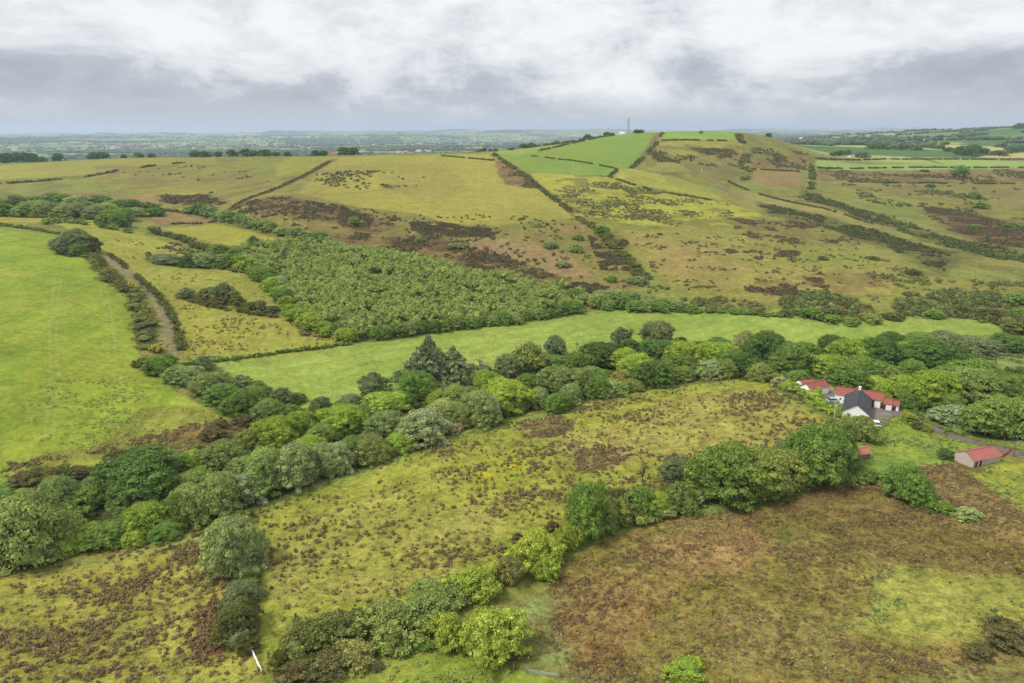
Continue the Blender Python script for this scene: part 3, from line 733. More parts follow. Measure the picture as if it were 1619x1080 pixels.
PRO = {
 'round': [crown_proto('crown', 'round', 101 + i, 9, 330, 50, .043) for i in range(4)],
 'oval': [crown_proto('crown', 'oval', 141 + i, 9, 310, 48, .043) for i in range(3)],
 'dome': [crown_proto('crown', 'dome', 161 + i, 8, 310, 48, .044) for i in range(4)],
 'loose': [crown_proto('crown', 'loose', 181 + i, 6, 170, 36, .058, jit=.9) for i in range(3)],
 'blossom': [crown_proto('crown', 'dome', 201 + i, 8, 230, 44, .050, blos=.62, blos_side=(i > 0)) for i in range(3)],
 'small': [crown_proto('crown', s_, 221 + i, 6, 110, 26, .085) for i, s_ in enumerate(('dome', 'round', 'dome', 'oval'))],
 'spruce': [conifer_proto(241), conifer_proto(242, 15, .35)],
}
BUSHM = [crown_proto('bush_foliage', 'dome', 261 + i, 7, 130, 28, .08) for i in range(3)]
def gorse_mesh(name, seed, yellow):
    rg = np.random.default_rng(seed); main, mr, sub, sr = crown_lobes(rg, 'dome', 8, 110)
    bl = np.full(110, yellow) * rg.uniform(0, 1.6, 110)
    return fol_mesh(name, [foliage(main, mr * .9, 10, .1, seed, core=.85, corelevel=1), foliage(sub, sr * .9, 34, .075, seed + 1, core=.38, blos=bl, jit=1.0, aspect=1.1)], GORSE)
GORSEM = [gorse_mesh('gorse_foliage', 281, .0), gorse_mesh('gorse_foliage', 282, .02), gorse_mesh('gorse_foliage', 283, .42)]
TRUNKS = [trunk_proto(301 + i) for i in range(4)]
BAREG = [bare_proto(311, BARKG), bare_proto(312, BARK, 12, .6)]

GCOL = {  # leaf albedos
 'dark': (.085, .150, .030), 'mid': (.145, .225, .042), 'bright': (.235, .320, .042), 'yellow': (.29, .355, .055),
 'sage': (.215, .280, .085), 'silver': (.27, .335, .125), 'olive': (.205, .255, .062), 'grey': (.175, .215, .088),
 'brown': (.125, .115, .042), 'gorse': (.125, .140, .036), 'spruce': (.21, .26, .11), 'tan': (.36, .31, .15), 'rust': (.25, .25, .075),
}
CWORD = {'dark': 'dark green', 'mid': 'mid green', 'bright': 'bright green', 'yellow': 'yellow green', 'sage': 'sage green', 'silver': 'silvery green',
 'olive': 'olive green', 'grey': 'grey green', 'brown': 'brownish dark', 'gorse': 'dark olive', 'spruce': 'deep green', 'tan': 'pale tan', 'rust': 'reddish olive'}
def jitcol(c, rg, a=.14):
    k = rg.uniform(1 - a, 1 + a) * 1.20; return (c[0] * k * rg.uniform(.92, 1.07), c[1] * k, c[2] * k * rg.uniform(.9, 1.1), 1)
ORD = ['', 'first', 'second', 'third', 'fourth', 'fifth', 'sixth', 'seventh', 'eighth', 'ninth', 'tenth', 'eleventh', 'twelfth', 'thirteenth', 'fourteenth', 'fifteenth', 'sixteenth', 'seventeenth', 'eighteenth', 'nineteenth']
TENS = {2: 'twent', 3: 'thirt', 4: 'fort', 5: 'fift', 6: 'sixt', 7: 'sevent', 8: 'eight', 9: 'ninet'}
def ordinal(n):
    if n < 20: return ORD[n]
    t, r = divmod(n, 10)
    if n >= 100: return 'hundred and ' + ordinal(n - 100)
    return TENS[t] + ('ieth' if r == 0 else 'y-' + ORD[r])
KIND = {'round': ('broadleaf_tree', 'tree', 'domed tree'), 'oval': ('broadleaf_tree', 'tree', 'tall oval tree'), 'dome': ('broadleaf_tree', 'tree', 'rounded tree'),
 'loose': ('broadleaf_tree', 'tree', 'loose open tree'), 'blossom': ('flowering_tree', 'tree', 'blossoming tree'), 'small': ('broadleaf_tree', 'tree', 'small tree'),
 'spruce': ('conifer_tree', 'conifer', 'pointed conifer'), 'sparse': ('thin_conifer_tree', 'conifer', 'thin gappy conifer'), 'bush': ('bush', 'bush', 'bush'), 'gorse': ('gorse_bush', 'bush', 'gorse bush'),
 'gorsey': ('gorse_bush', 'bush', 'yellow-flowered gorse bush'), 'bare': ('bare_tree', 'dead tree', 'leafless tree')}
LABELS_DONE = set()
def plant_cluster(where, items, group, ymax=1150.0, push=0.75, seed=1, extra=None):
    """items: (cx, visible bottom y, top y, width, kind, colour) in photo pixels, set on the terrain they stand on"""
    rg = np.random.default_rng(seed)
    items = sorted(items, key=lambda a: (a[0], a[1]))
    pw = P_many([(a[0], a[1]) for a in items], ymax)
    out = []
    for n, (it, p) in enumerate(zip(items, pw)):
        cx, by, ty, w, kind, colr = it[:6]
        dist = math.hypot(p[0], p[1], CAMZ - p[2]); r = 1.1 * w / 2 * dist / FPX
        hd = np.array([p[0], p[1]]) / math.hypot(p[0], p[1])
        b = p[:2] + hd * r * push; gz = float(ground(b[0], b[1])[0])
        H = (CAMZ - float(s_of(ty)) * (b[1] + 0.1 * r)) - gz
        H = float(np.clip(H, .35 * r, 26))
        if kind == 'gorse': H = max(H, .72 * r)
        gz -= .12
        loc = (b[0], b[1], gz); rz = rg.uniform(0, 6.28)
        nm, cat, word = KIND[kind]
        label = it[6] if len(it) > 6 else f"{CWORD[colr]} {word}, {ordinal(n + 1)} from left in {where}"
        if label in LABELS_DONE: label = label + ' again'
        LABELS_DONE.add(label)
        col = jitcol(GCOL[colr], rg)
        if kind in ('bush', 'gorse', 'gorsey'):
            me = BUSHM[rg.integers(3)] if kind == 'bush' else (GORSEM[2] if kind == 'gorsey' else GORSEM[rg.integers(2)])
            o = link(nm, me, None, loc, rz, (r, r, H)); o.color = col
        else:
            o = empty(nm, loc, rz)
            if kind == 'bare':
                c = link('branches', BAREG[0 if colr != 'brown' else 1], o, scale=(r, r, H)); 
            else:
                if kind in ('spruce', 'sparse'): cm = PRO['spruce'][0 if kind == 'spruce' else 1]
                elif r < 2.6 or w < 26: cm = PRO['small'][rg.integers(4)] if kind != 'blossom' else PRO['blossom'][0]
                else: cm = PRO[kind][rg.integers(len(PRO[kind]))]
                if kind == 'blossom': o.rotation_euler = (0, 0, -.6)
                c = link('crown', cm, o, scale=(r, r, H)); c.color = col
                link('trunk', TRUNKS[rg.integers(4)], o, scale=(r, r, H) if kind != 'spruce' else (r * .7, r * .7, H))
        tag(o, label, cat, group); out.append(o)
    return out

plant_cluster('the lower-left streamside wood', [
 (45,902,791,112,'dome','sage'),(112,872,815,48,'dome','olive'),(72,842,795,44,'blossom','sage'),(100,815,755,52,'dome','sage'),
 (150,815,768,56,'loose','mid'),(232,802,719,118,'round','dark'),(196,824,784,36,'oval','sage'),(238,852,797,62,'dome','bright'),(228,830,794,38,'dome','tan'),
 (140,868,830,52,'dome','bright'),(106,882,850,46,'dome','yellow'),(180,868,826,56,'dome','mid'),(8,800,770,46,'dome','mid'),(38,795,773,42,'dome','olive'),
 (38,774,750,34,'gorse','brown'),(60,770,743,38,'gorse','gorse'),(84,766,741,34,'gorse','brown'),(106,764,737,36,'gorse','gorse'),(126,760,738,30,'gorse','brown'),(142,756,741,22,'gorse','brown'),(186,732,714,28,'gorse','brown'),(206,730,713,28,'gorse','brown'),(160,772,750,42,'dome','grey'),
 (266,858,826,44,'dome','mid'),(215,866,838,34,'dome','yellow'),(20,830,790,60,'dome','mid'),(75,890,858,60,'dome','dark'),(-30,880,800,70,'dome','sage')],
 'trees of the stream-side wood at lower left', seed=3)
plant_cluster('the pale row above the rushy field', [
 (300,742,715,40,'dome','bright'),(360,746,698,62,'dome','olive'),(397,726,680,56,'loose','olive'),(440,714,662,66,'round','bright'),(475,696,652,52,'dome','bright'),
 (425,788,712,72,'dome','sage'),(470,778,704,72,'dome','silver'),(516,756,702,52,'dome','silver'),(538,753,700,44,'blossom','silver'),(492,732,692,60,'dome','bright'),
 (308,832,768,66,'dome','sage'),(352,824,752,70,'dome','sage'),(396,802,748,60,'blossom','sage'),(292,836,780,44,'dome','mid'),(388,756,722,42,'dome','sage'),
 (314,764,742,46,'bush','mid'),(510,706,672,52,'dome','olive'),(548,692,643,62,'round','bright'),(516,682,648,42,'round','bright'),(562,738,690,52,'dome','mid'),(585,737,691,62,'dome','olive'),
 (338,700,680,38,'gorse','brown'),(345,682,669,28,'gorse','brown'),(330,730,712,40,'dome','mid'),(380,838,812,44,'gorse','gorse'),(450,745,716,40,'dome','mid'),(300,776,748,44,'dome','olive')],
 'trees of the pale willow row', seed=4)
plant_cluster('the row between pasture and meadow', [
 (228,583,565,28,'gorse','gorse'),(260,598,562,40,'round','mid'),(283,608,578,36,'dome','sage'),(304,614,580,42,'dome','sage'),(326,628,592,46,'dome','sage'),(342,616,590,36,'dome','sage'),
 (354,642,607,46,'dome','mid'),(396,658,614,52,'round','mid'),(368,658,628,36,'dome','mid'),(430,674,632,50,'dome','mid'),(382,620,593,34,'loose','grey'),(405,624,603,32,'dome','mid'),
 (446,646,614,40,'loose','grey'),(322,590,563,32,'loose','grey'),(390,676,660,36,'gorse','brown'),(425,675,634,40,'dome','sage'),(388,664,618,44,'dome','mid'),(245,590,572,26,'gorse','gorse'),
 (300,590,572,24,'gorse','gorse'),(415,640,612,34,'dome','mid'),(462,665,640,32,'dome','mid'),(350,600,588,22,'gorse','gorse'),(470,640,622,30,'dome','mid')],
 'trees of the hedge row between pasture and meadow', seed=5)
plant_cluster('the belt around the tall conifer', [
 (680,616,530,106,'spruce','spruce','tall pointed deep green conifer towering over the middle of the tree belt'),
 (718,612,546,88,'sparse','spruce','thin ragged brownish conifer just right of the tallest conifer'),
 (700,612,570,40,'spruce','spruce'),(735,608,575,34,'spruce','spruce'),
 (660,638,588,58,'dome','mid'),(592,636,590,50,'loose','grey'),(758,602,558,32,'bare','silver','leafless pale grey tree poking above bushes right of the conifers'),(765,602,578,34,'bush','grey'),
 (612,662,622,68,'round','bright'),(555,646,624,36,'dome','grey'),(508,654,628,28,'dome','grey'),(538,662,640,40,'dome','mid'),(672,710,648,74,'blossom','silver'),(610,697,652,62,'dome','sage'),(632,720,686,46,'dome','bright'),
 (758,678,620,64,'dome','sage'),(777,672,628,30,'blossom','silver'),(700,667,634,62,'dome','sage'),(724,680,640,52,'dome','sage'),(722,642,610,46,'dome','olive'),(770,620,588,48,'round','bright'),(800,658,603,76,'round','bright'),
 (720,687,670,28,'bush','tan'),(640,650,620,34,'dome','mid'),(690,640,616,36,'dome','bright'),(650,690,660,40,'dome','sage'),(582,668,640,40,'dome','olive'),(600,734,700,50,'dome','olive'),(742,640,612,34,'dome','sage')],
 'trees of the middle tree belt', seed=6)
plant_cluster('the belt right of the conifers', [
 (836,594,542,58,'loose','olive'),(806,598,560,42,'dome','grey'),(877,568,531,34,'oval','grey'),(880,588,562,42,'dome','mid'),(950,583,543,62,'round','dark'),(915,592,558,42,'round','mid'),
 (912,556,536,24,'bare','silver','leafless pale dead tree behind the belt, by the long meadow'),(880,628,580,62,'dome','sage'),(835,627,592,46,'dome','mid'),(852,647,614,38,'dome','silver'),(882,655,622,42,'dome','mid'),(902,640,608,40,'dome','sage'),
 (915,624,583,46,'dome','olive'),(935,606,580,36,'dome','sage'),(945,632,595,38,'dome','mid'),(968,630,602,42,'dome','sage'),(982,614,586,38,'loose','rust'),(1000,621,600,32,'dome','olive'),
 (988,587,552,46,'round','bright'),(1010,603,562,56,'round','bright'),(1032,616,572,54,'round','dark'),(980,549,518,30,'loose','grey'),(996,547,514,30,'bare','brown','dark leafless pine-like tree beside a thorn, meadow behind'),(995,558,537,36,'bush','dark'),
 (1040,548,509,44,'round','grey'),(1040,564,538,50,'round','dark'),(1080,592,542,58,'round','bright'),(1078,597,560,50,'round','mid'),(1130,583,543,64,'round','bright'),(1080,605,580,38,'dome','olive'),(1122,602,570,38,'blossom','bright'),
 (1148,599,569,32,'dome','olive'),(1175,596,560,52,'round','dark'),(1202,604,575,38,'dome','olive'),(1178,564,524,36,'oval','rust'),(1208,582,527,64,'round','dark'),(1248,594,545,64,'dome','mid'),(1270,568,542,42,'dome','mid'),
 (1077,547,533,18,'bush','dark'),(1138,554,537,48,'bush','dark'),(820,655,628,34,'dome','mid'),(862,612,588,36,'dome','mid'),(860,585,560,34,'dome','olive'),(1056,600,570,30,'round','mid'),(1100,590,560,32,'dome','mid'),(1155,590,556,36,'dome','mid'),(1228,588,560,34,'dome','mid'),(1108,556,540,26,'bush','dark'),(955,612,585,32,'dome','mid'),(930,560,545,24,'dome','mid')],
 'trees of the belt above the rushy field', seed=7)
plant_cluster('the wood behind the farmyard', [
 (1315,560,531,36,'round','dark'),(1290,594,563,52,'round','bright'),(1340,583,538,58,'round','bright'),(1310,592,562,46,'round','bright'),(1387,584,536,52,'round','dark'),(1407,552,527,42,'round','dark'),
 (1422,582,543,44,'round','bright'),(1340,612,574,60,'dome','mid'),(1365,602,566,56,'round','mid'),(1475,594,543,82,'round','dark'),(1455,562,528,62,'dome','mid'),(1492,562,526,62,'dome','grey'),(1525,564,532,46,'dome','grey'),
 (1560,562,538,46,'dome','grey'),(1592,557,530,42,'round','dark'),(1617,558,540,32,'dome','sage'),(1528,602,567,62,'round','mid'),(1470,648,589,64,'round','bright'),(1424,634,595,52,'dome','bright'),(1535,644,585,84,'dome','olive'),
 (1507,674,642,56,'blossom','mid'),(1582,698,633,78,'round','mid'),(1605,642,595,62,'dome','mid'),(1585,614,588,46,'round','dark'),(1382,618,597,52,'dome','bright'),(1615,598,583,24,'bush','dark'),(1440,600,570,40,'dome','mid'),(1560,618,590,40,'dome','mid'),
 (1400,605,578,40,'dome','olive'),(1500,610,580,44,'round','mid'),(1260,604,586,30,'dome','mid'),(1640,680,610,60,'dome','mid'),(1500,660,625,36,'dome','mid'),(1365,585,560,34,'dome','olive'),(1545,680,652,40,'dome','mid'),(1440,648,615,34,'dome','mid')],
 'trees of the wood behind the farmyard', seed=8)
plant_cluster('the row above the brown moor', [
 (1146,805,711,116,'round','mid','huge bright dome-crowned tree, the widest in the row above the brown moor'),
 (1215,792,716,102,'round','olive'),(1292,771,678,92,'round','mid'),(1238,730,697,32,'dome','grey'),(1316,748,664,52,'dome','olive'),(1358,702,658,50,'loose','olive'),
 (1192,726,706,34,'dome','sage'),(1336,768,747,28,'bush','sage'),(1364,764,738,40,'dome','mid'),(1255,752,727,28,'dome','olive'),(1068,764,725,48,'dome','grey'),(930,858,768,68,'round','mid'),(952,850,785,46,'dome','sage'),
 (1070,814,762,44,'loose','olive'),(1010,827,772,62,'loose','mid'),(1040,820,780,46,'dome','bright'),(975,800,774,38,'gorse','brown'),(982,836,788,42,'loose','olive'),(1014,785,718,30,'bare','brown','thin leafless sapling standing in the row above the brown moor'),
 (1100,802,775,30,'dome','sage'),(896,878,830,38,'loose','yellow'),(872,842,825,22,'gorse','brown'),(846,912,845,80,'loose','yellow'),(864,924,882,40,'loose','yellow'),(819,858,842,15,'gorse','gorse'),(806,932,878,44,'loose','rust'),
 (750,960,900,76,'loose','bright'),(690,992,935,98,'loose','olive'),(620,1032,958,104,'loose','olive'),(712,1032,972,58,'loose','yellow'),(784,1063,968,98,'loose','yellow'),(1060,790,765,30,'gorse','brown'),(1090,820,790,24,'loose','olive'),(655,985,950,40,'loose','yellow')],
 'trees of the row between rushy field and moor', seed=9)
plant_cluster('the scrub along the bottom', [
 (490,1057,990,84,'gorse','gorse'),(540,1032,972,74,'gorse','gorse'),(562,1064,1020,64,'gorse','rust'),(525,1078,1045,64,'gorse','brown'),(470,1092,1050,48,'gorse','brown'),(575,987,965,34,'gorse','gorse'),(597,1063,1050,22,'gorse','brown'),
 (1592,1036,995,62,'gorse','brown'),(1545,1046,1022,34,'gorse','brown'),(1082,1086,1047,54,'bush','bright','single bright green bush at the bottom edge below the moor'),(445,1070,1030,30,'gorse','gorse')],
 'gorse and scrub along the near field edge', seed=10)
plant_cluster('the short hedge between rushy fields', [
 (373,917,821,78,'dome','silver','large silvery green tree at the top of the hedge between two rushy fields'),(350,870,825,34,'round','mid'),
 (385,967,922,54,'dome','grey'),(380,1020,955,58,'dome','gorse'),(398,932,903,28,'gorse','gorse'),(366,972,952,28,'gorse','brown'),(402,990,950,26,'gorse','gorse'),(392,1040,1006,30,'gorse','gorse')],
 'trees of the hedge dividing two rushy fields', seed=11)
plant_cluster('the farm paddock', [
 (1428,797,738,54,'round','mid'),(1450,800,756,40,'dome','mid'),(1487,815,793,36,'bush','mid'),(1528,825,803,30,'bush','silver'),(1497,728,712,26,'bush','dark'),
 (1437,672,653,24,'gorsey','mid'),(1463,684,670,18,'gorsey','mid'),(1450,681,667,16,'gorse','brown'),(1453,661,651,10,'bush','mid'),(1234,613,596,24,'loose','tan'),(1470,805,785,28,'bush','mid'),(1610,906,894,14,'gorsey','gorse')],
 'shrubs around the farm', seed=12)
plant_cluster('the pasture corner clump', [
 (128,402,362,36,'loose','grey'),(102,404,374,28,'loose','grey'),(124,406,386,26,'dome','mid'),(86,394,378,14,'loose','silver'),(147,402,374,26,'gorse','gorse'),(112,392,366,24,'loose','mid')],
 'trees of the pasture corner clump', seed=13)
plant_cluster('the small fields by the track', [
 (262,419,402,46,'dome','grey'),(300,423,403,28,'dome','dark'),(322,424,400,46,'dome','sage'),(354,424,402,38,'dome','mid'),(345,406,387,38,'dome','mid'),(402,394,373,18,'oval','mid'),(375,410,392,30,'dome','mid'),
 (295,474,455,28,'loose','grey'),(333,477,455,34,'gorse','gorse'),(357,482,448,34,'loose','grey'),(376,487,466,24,'gorse','gorse'),(413,493,475,18,'loose','grey'),(395,492,478,26,'gorse','gorse'),(430,497,484,24,'gorse','gorse'),(345,486,472,30,'gorse','gorse')],
 'thorns and bushes on the small fields', seed=14)
# rows made by rule along a line, each tree still its own
def row(pts, n, w, h, kinds, cols, seed, jx=2.0, jy=2.0):
    rg = np.random.default_rng(seed); pts = np.array(pts, float)
    L = np.concatenate([[0], np.cumsum(np.hypot(*np.diff(pts, axis=0).T))])
    out = []
    for t in (np.arange(n) + .5) / n * L[-1]:
        x = np.interp(t, L, pts[:, 0]) + rg.normal(0, jx * .5); y = np.interp(t, L, pts[:, 1]) + rg.normal(0, jy * .4)
        ww = w * rg.uniform(.75, 1.25); hh = h * rg.uniform(.78, 1.2)
        out.append((x, y, y - hh, ww, kinds[rg.integers(len(kinds))], cols[rg.integers(len(cols))]))
    return out
plant_cluster('the wood edge below the heath', row([(300,336),(350,349),(400,362),(450,374),(525,390)], 18, 22, 17, ['dome'], ['sage', 'mid', 'sage'], 21), 'trees along the upper edge of the young wood', seed=15)
plant_cluster('the far left thicket', row([(-20,326),(70,324),(150,328),(240,336)], 14, 30, 17, ['dome'], ['sage', 'mid'], 22, 6, 3) + row([(-10,341),(60,344),(140,345),(200,352)], 12, 30, 20, ['dome'], ['sage', 'mid', 'grey'], 23, 5, 2) + row([(30,334),(120,336),(200,342),(250,344)], 10, 28, 16, ['dome'], ['mid', 'sage'], 24, 6, 3) + [(170,357,338,30,'dome','mid'),(192,360,338,28,'dome','mid')],
 'trees of the willow thicket at far left', seed=16)
plant_cluster('the young wood near edge', row([(372,424),(402,436),(425,452),(445,472),(455,497),(490,521),(525,534),(560,544)], 20, 28, 23, ['dome', 'round'], ['bright', 'mid', 'bright'], 25) + [(446,462,436,28,'blossom','sage')]
 + row([(585,543),(690,526),(780,516),(860,506),(915,495)], 18, 26, 20, ['dome'], ['mid', 'sage', 'mid'], 26), 'trees along the near edge of the young wood', seed=17)
plant_cluster('the young wood right end', row([(860,474),(905,480),(945,490),(1000,493),(1050,496)], 10, 32, 21, ['dome'], ['mid', 'sage'], 27) + row([(940,472),(990,478),(1040,488),(1080,494)], 6, 28, 18, ['dome'], ['sage', 'mid'], 28) + [(1010,452,437,28,'bush','grey')],
 'bushes at the end of the young wood', seed=18)
plant_cluster('scrub beyond the long meadow', [(1090,494,482,26,'bush','mid'),(1125,494,484,22,'bush','gorse'),(1165,497,486,26,'bush','mid'),(1195,499,489,22,'bush','gorse'),(1282,506,487,28,'bush','mid'),(1262,500,488,24,'bush','mid'),(1312,512,498,28,'bush','mid'),(1345,516,502,26,'bush','mid'),(1375,512,496,30,'bush','olive'),
 (1410,508,494,28,'bush','gorse'),(1475,505,490,28,'bush','mid'),(1605,482,464,30,'bush','mid'),(1240,502,490,20,'bush','gorse'),(1550,494,486,20,'gorsey','gorse'),(1590,515,503,22,'gorsey','gorse'),(1520,498,488,26,'gorse','gorse'),(1565,505,494,26,'gorse','brown'),(1605,530,512,34,'gorse','gorse'),(1610,500,488,20,'bush','mid')],
 'bushes along the far side of the long meadow', seed=19)
plant_cluster('the open heather hillside', [(560,359,343,19,'bush','sage'),(950,373,357,22,'bush','mid'),(870,394,382,26,'bush','sage'),(912,401,386,20,'bush','sage'),(892,424,414,24,'bush','grey'),(968,448,436,15,'bush','mid'),(915,381,371,17,'bush','mid'),(722,395,384,30,'bush','grey'),(510,388,375,20,'bush','mid'),(665,384,376,18,'bush','mid'),
 (1340,246,237,10,'dome','dark'),(1540,362,355,16,'bush','mid'),(1545,265,263,8,'bush','dark'),(1517,281,262,22,'dome','mid'),(1540,315,303,14,'bush','mid'),(1462,272,268,12,'bush','dark'),(1550,330,320,18,'bush','mid'),(1470,296,291,14,'bush','dark'),(1300,412,406,14,'gorse','gorse'),(1380,412,407,14,'gorse','gorse'),(1443,436,428,20,'gorse','gorse'),(1043,372,368,8,'gorse','gorse'),(1600,362,352,20,'bush','mid')],
 'lone bushes on the hillside', seed=20)

# ------------------------------------------------------------------ hedges, each one a thing
def hedge(pts, w, h, colr, label, gap=0.0, seed=1, ymax=1150.0, mat=None, yellow=0.0, group='hedges between the fields', name='hedge', step=None):
    rg = np.random.default_rng(seed * 13 + 5)
    pw = P_many(pts, ymax); xy = pw[:, :2]
    L = np.concatenate([[0], np.cumsum(np.hypot(*np.diff(xy, axis=0).T))])
    step = step or w * .42; dist0 = float(np.hypot(xy[:, 0], xy[:, 1]).mean())
    n = max(3, int(L[-1] / step)); t = (np.arange(n) + rg.uniform(0, 1, n)) / n * L[-1]
    if dist0 > 480: gap = gap + .14
    if gap: t = t[vnoise(t / (w * 3.0), np.zeros(len(t)) + seed, seed) > gap]
    x = np.interp(t, L, xy[:, 0]) + rg.normal(0, w * .16, len(t)); y = np.interp(t, L, xy[:, 1]) + rg.normal(0, w * .16, len(t))
    r = w * .5 * rg.uniform(.6, 1.12, len(t)); hh = h * (.78 if dist0 > 480 else 1) * rg.uniform(.4, 1.2, len(t))
    z = ground(x, y)
    dist = float(np.hypot(xy[:, 0], xy[:, 1]).mean())
    leaf = max(.24, dist / FPX * 1.7); per = int(np.clip((w / leaf) ** 2 * 1.6, 9, 34))
    cen = np.stack([x, y, z + hh * .40], 1); rad = np.stack([r, r, hh * .50], 1)
    o0 = np.array([x[0], y[0], z[0]])
    bl = np.where(rg.uniform(0, 1, len(t)) < yellow, .7, 0) if yellow else None
    parts = [foliage(cen - o0, rad, per, leaf, seed, core=.68, blos=bl, jit=.8)]
    q = int(np.clip(6 * (w / 4), 4, 11)) if dist < 480 else 2          # small shoots breaking the outline
    d = rg.normal(size=(len(t) * q, 3)); d /= np.linalg.norm(d, axis=1)[:, None]; d[:, 2] = np.abs(d[:, 2])
    kk = np.repeat(np.arange(len(t)), q); sc2 = (cen - o0)[kk] + d * rad[kk] * .92; sr2 = rad[kk] * rg.uniform(.22, .45, (len(kk), 1))
    parts.append(foliage(sc2, sr2, 9 if dist < 480 else 6, leaf, seed + 9, core=.45, blos=None if bl is None else bl[kk] * 1.0, jit=.8))
    me = fol_mesh('hedge', parts, mat or (GORSE if yellow else LEAF))
    o = link(name, me, None, tuple(o0)); o.color = (*(np.array(GCOL[colr]) * (1.0 if dist > 450 else 1.1)), 1)
    tag(o, label, 'hedge', group); return o
hedge([(1226,607),(1240,611),(1258,620),(1285,632),(1308,646),(1336,664)], 4.8, 2.7, 'bright', 'thick green hedge between the rushy field and the farmhouse', seed=1, step=.9)
hedge([(146,404),(165,430),(182,446),(202,463)], 8.0, 3.0, 'gorse', 'broad upper gorse hedge between left pasture and farm track', seed=2, yellow=.03)
hedge([(206,462),(222,490),(230,520),(236,556)], 9.5, 3.2, 'gorse', 'broad lower gorse hedge beside the track with yellow bloom on top', seed=3, yellow=.10)
hedge([(203,456),(214,462)], 4.0, 3.2, 'gorse', 'patch of bright yellow gorse flower in the track hedge', seed=4, yellow=1.0, group=None)
hedge([(171,402),(190,415),(200,425)], 2.4, 1.4, 'gorse', 'low broken hedge right of the top of the farm track', gap=.3, seed=5)
hedge([(215,438),(245,464),(268,492),(284,530),(288,556)], 3.2, 2.0, 'gorse', 'low dark hedge along the right side of the farm track', seed=6, gap=.12)
hedge([(-40,355),(0,357),(50,363),(102,372)], 2.6, 2.2, 'mid', 'hedge along the top edge of the big left pasture', seed=7)
hedge([(62,356),(95,352),(125,354),(160,360),(210,368)], 6.0, 4.6, 'mid', 'tall ragged hedge between two yellow fields behind the corner clump', seed=8, gap=.1)
hedge([(222,363),(255,372),(285,378),(330,398)], 7.0, 3.6, 'gorse', 'dark scrubby hedge between the two small upper fields', seed=9, gap=.08)
hedge([(238,330),(262,334),(300,337),(345,346)], 2.6, 2.4, 'gorse', 'hedge along the top of the small brown field', seed=10)
hedge([(247,355),(290,354),(345,350)], 2.2, 1.6, 'gorse', 'low hedge along the bottom of the small brown field', seed=11, gap=.15)
hedge([(335,573),(390,566),(450,557),(555,545)], 1.6, 1.3, 'mid', 'low clipped hedge between yellow field and long meadow', seed=12)
hedge([(300,476),(340,486),(390,496),(440,502)], 2.9, 1.8, 'gorse', 'low scrub hedge crossing the yellow field below the thorns', seed=13, gap=.12)
hedge([(232,405),(262,416),(300,424),(350,424),(372,430)], 4.5, 2.2, 'gorse', 'dark hedge bottom under the sage bushes by the young wood', seed=14, gap=.1)
hedge([(780,244),(800,258),(830,278),(860,303),(890,325),(910,342)], 5.0, 2.6, 'gorse', 'long dark hedge running down between the two hill fields', seed=15, gap=.1)
hedge([(912,345),(945,365),(970,388),(1000,420),(1025,450)], 6.5, 2.0, 'gorse', 'ragged scrub line running down from hill hedge to young wood', seed=16, gap=.35)
hedge([(532,251),(500,268),(460,288),(420,305),(365,330)], 4.3, 1.4, 'gorse', 'dark bank running diagonally down the left hill', seed=17, gap=.2)
hedge([(-20,292),(60,287),(130,281),(200,268),(290,258)], 4.3, 2.2, 'gorse', 'dark broken hedge below the upper left hill field', seed=18, gap=.2)
hedge([(700,247),(735,250),(780,254)], 3.6, 1.6, 'gorse', 'short dark hedge along the top of the big hill field', seed=19, gap=.15)
hedge([(752,240),(800,238),(860,228.5),(930,218),(968,211)], 5.0, 3.5, 'gorse', 'hedge on the skyline climbing towards the mast', seed=20, gap=.12)
hedge([(853,239),(900,228),(930,222),(962,214)], 3.6, 2.0, 'gorse', 'dark hedge between the two topmost green fields', seed=21, gap=.2)
hedge([(840,247),(917,256),(965,265),(977,268)], 2.5, 1.2, 'gorse', 'thin fence-like hedge across the green sheep field', seed=22)
hedge([(1047,211),(1040,225),(1020,247),(998,266)], 4.3, 1.8, 'gorse', 'dark hedge down the right edge of the green hilltop fields', seed=23, gap=.1)
hedge([(976,268),(963,279),(1000,292),(1040,303),(1085,310),(1150,321)], 3.6, 1.5, 'brown', 'low dark bank below the bright yellow hill strip', seed=24, gap=.15)
hedge([(1042,222.5),(1100,222),(1170,224)], 3.2, 1.8, 'gorse', 'short hedge below the topmost right green strip', seed=25, gap=.2)
hedge([(1168,213),(1174,232),(1180,255),(1180,285)], 10.1, 3.0, 'gorse', 'wide dark scrub hedge running down from the skyline', seed=26, gap=.42)
hedge([(1188,268),(1230,270),(1275,272)], 3.2, 1.6, 'gorse', 'short hedge between the two square brown fields', seed=27, gap=.15)
hedge([(1277,247),(1284,262),(1284,300)], 5.8, 2.6, 'gorse', 'hedge on the right side of the square brown fields', seed=28, gap=.2)
hedge([(1290,265.5),(1400,266),(1500,265.5),(1700,265)], 2.9, 2.0, 'gorse', 'straight hedge under the long bright green strip', seed=29, gap=.08)
hedge([(1290,251.5),(1400,252),(1700,250.5)], 2.9, 2.0, 'gorse', 'straight hedge above the long bright green strip', seed=30, gap=.1, ymax=1300)
hedge([(1340,287),(1440,290),(1619,291)], 2.9, 1.8, 'gorse', 'thin dark hedge across the brown slope at right', seed=31, gap=.12)
hedge([(1150,287),(1180,300),(1250,320),(1350,345),(1475,379)], 2.9, 1.5, 'gorse', 'dark line of scrub above the pale diagonal strip', seed=32, gap=.2)
hedge([(1060,491),(1130,494),(1235,502)], 3.2, 1.8, 'mid', 'low hedge along the far edge of the meadow', seed=33, gap=.2)
hedge([(1560,504),(1600,522),(1640,530)], 3.6, 2.2, 'gorse', 'dark hedge at the right end of the long meadow', seed=34, gap=.1)
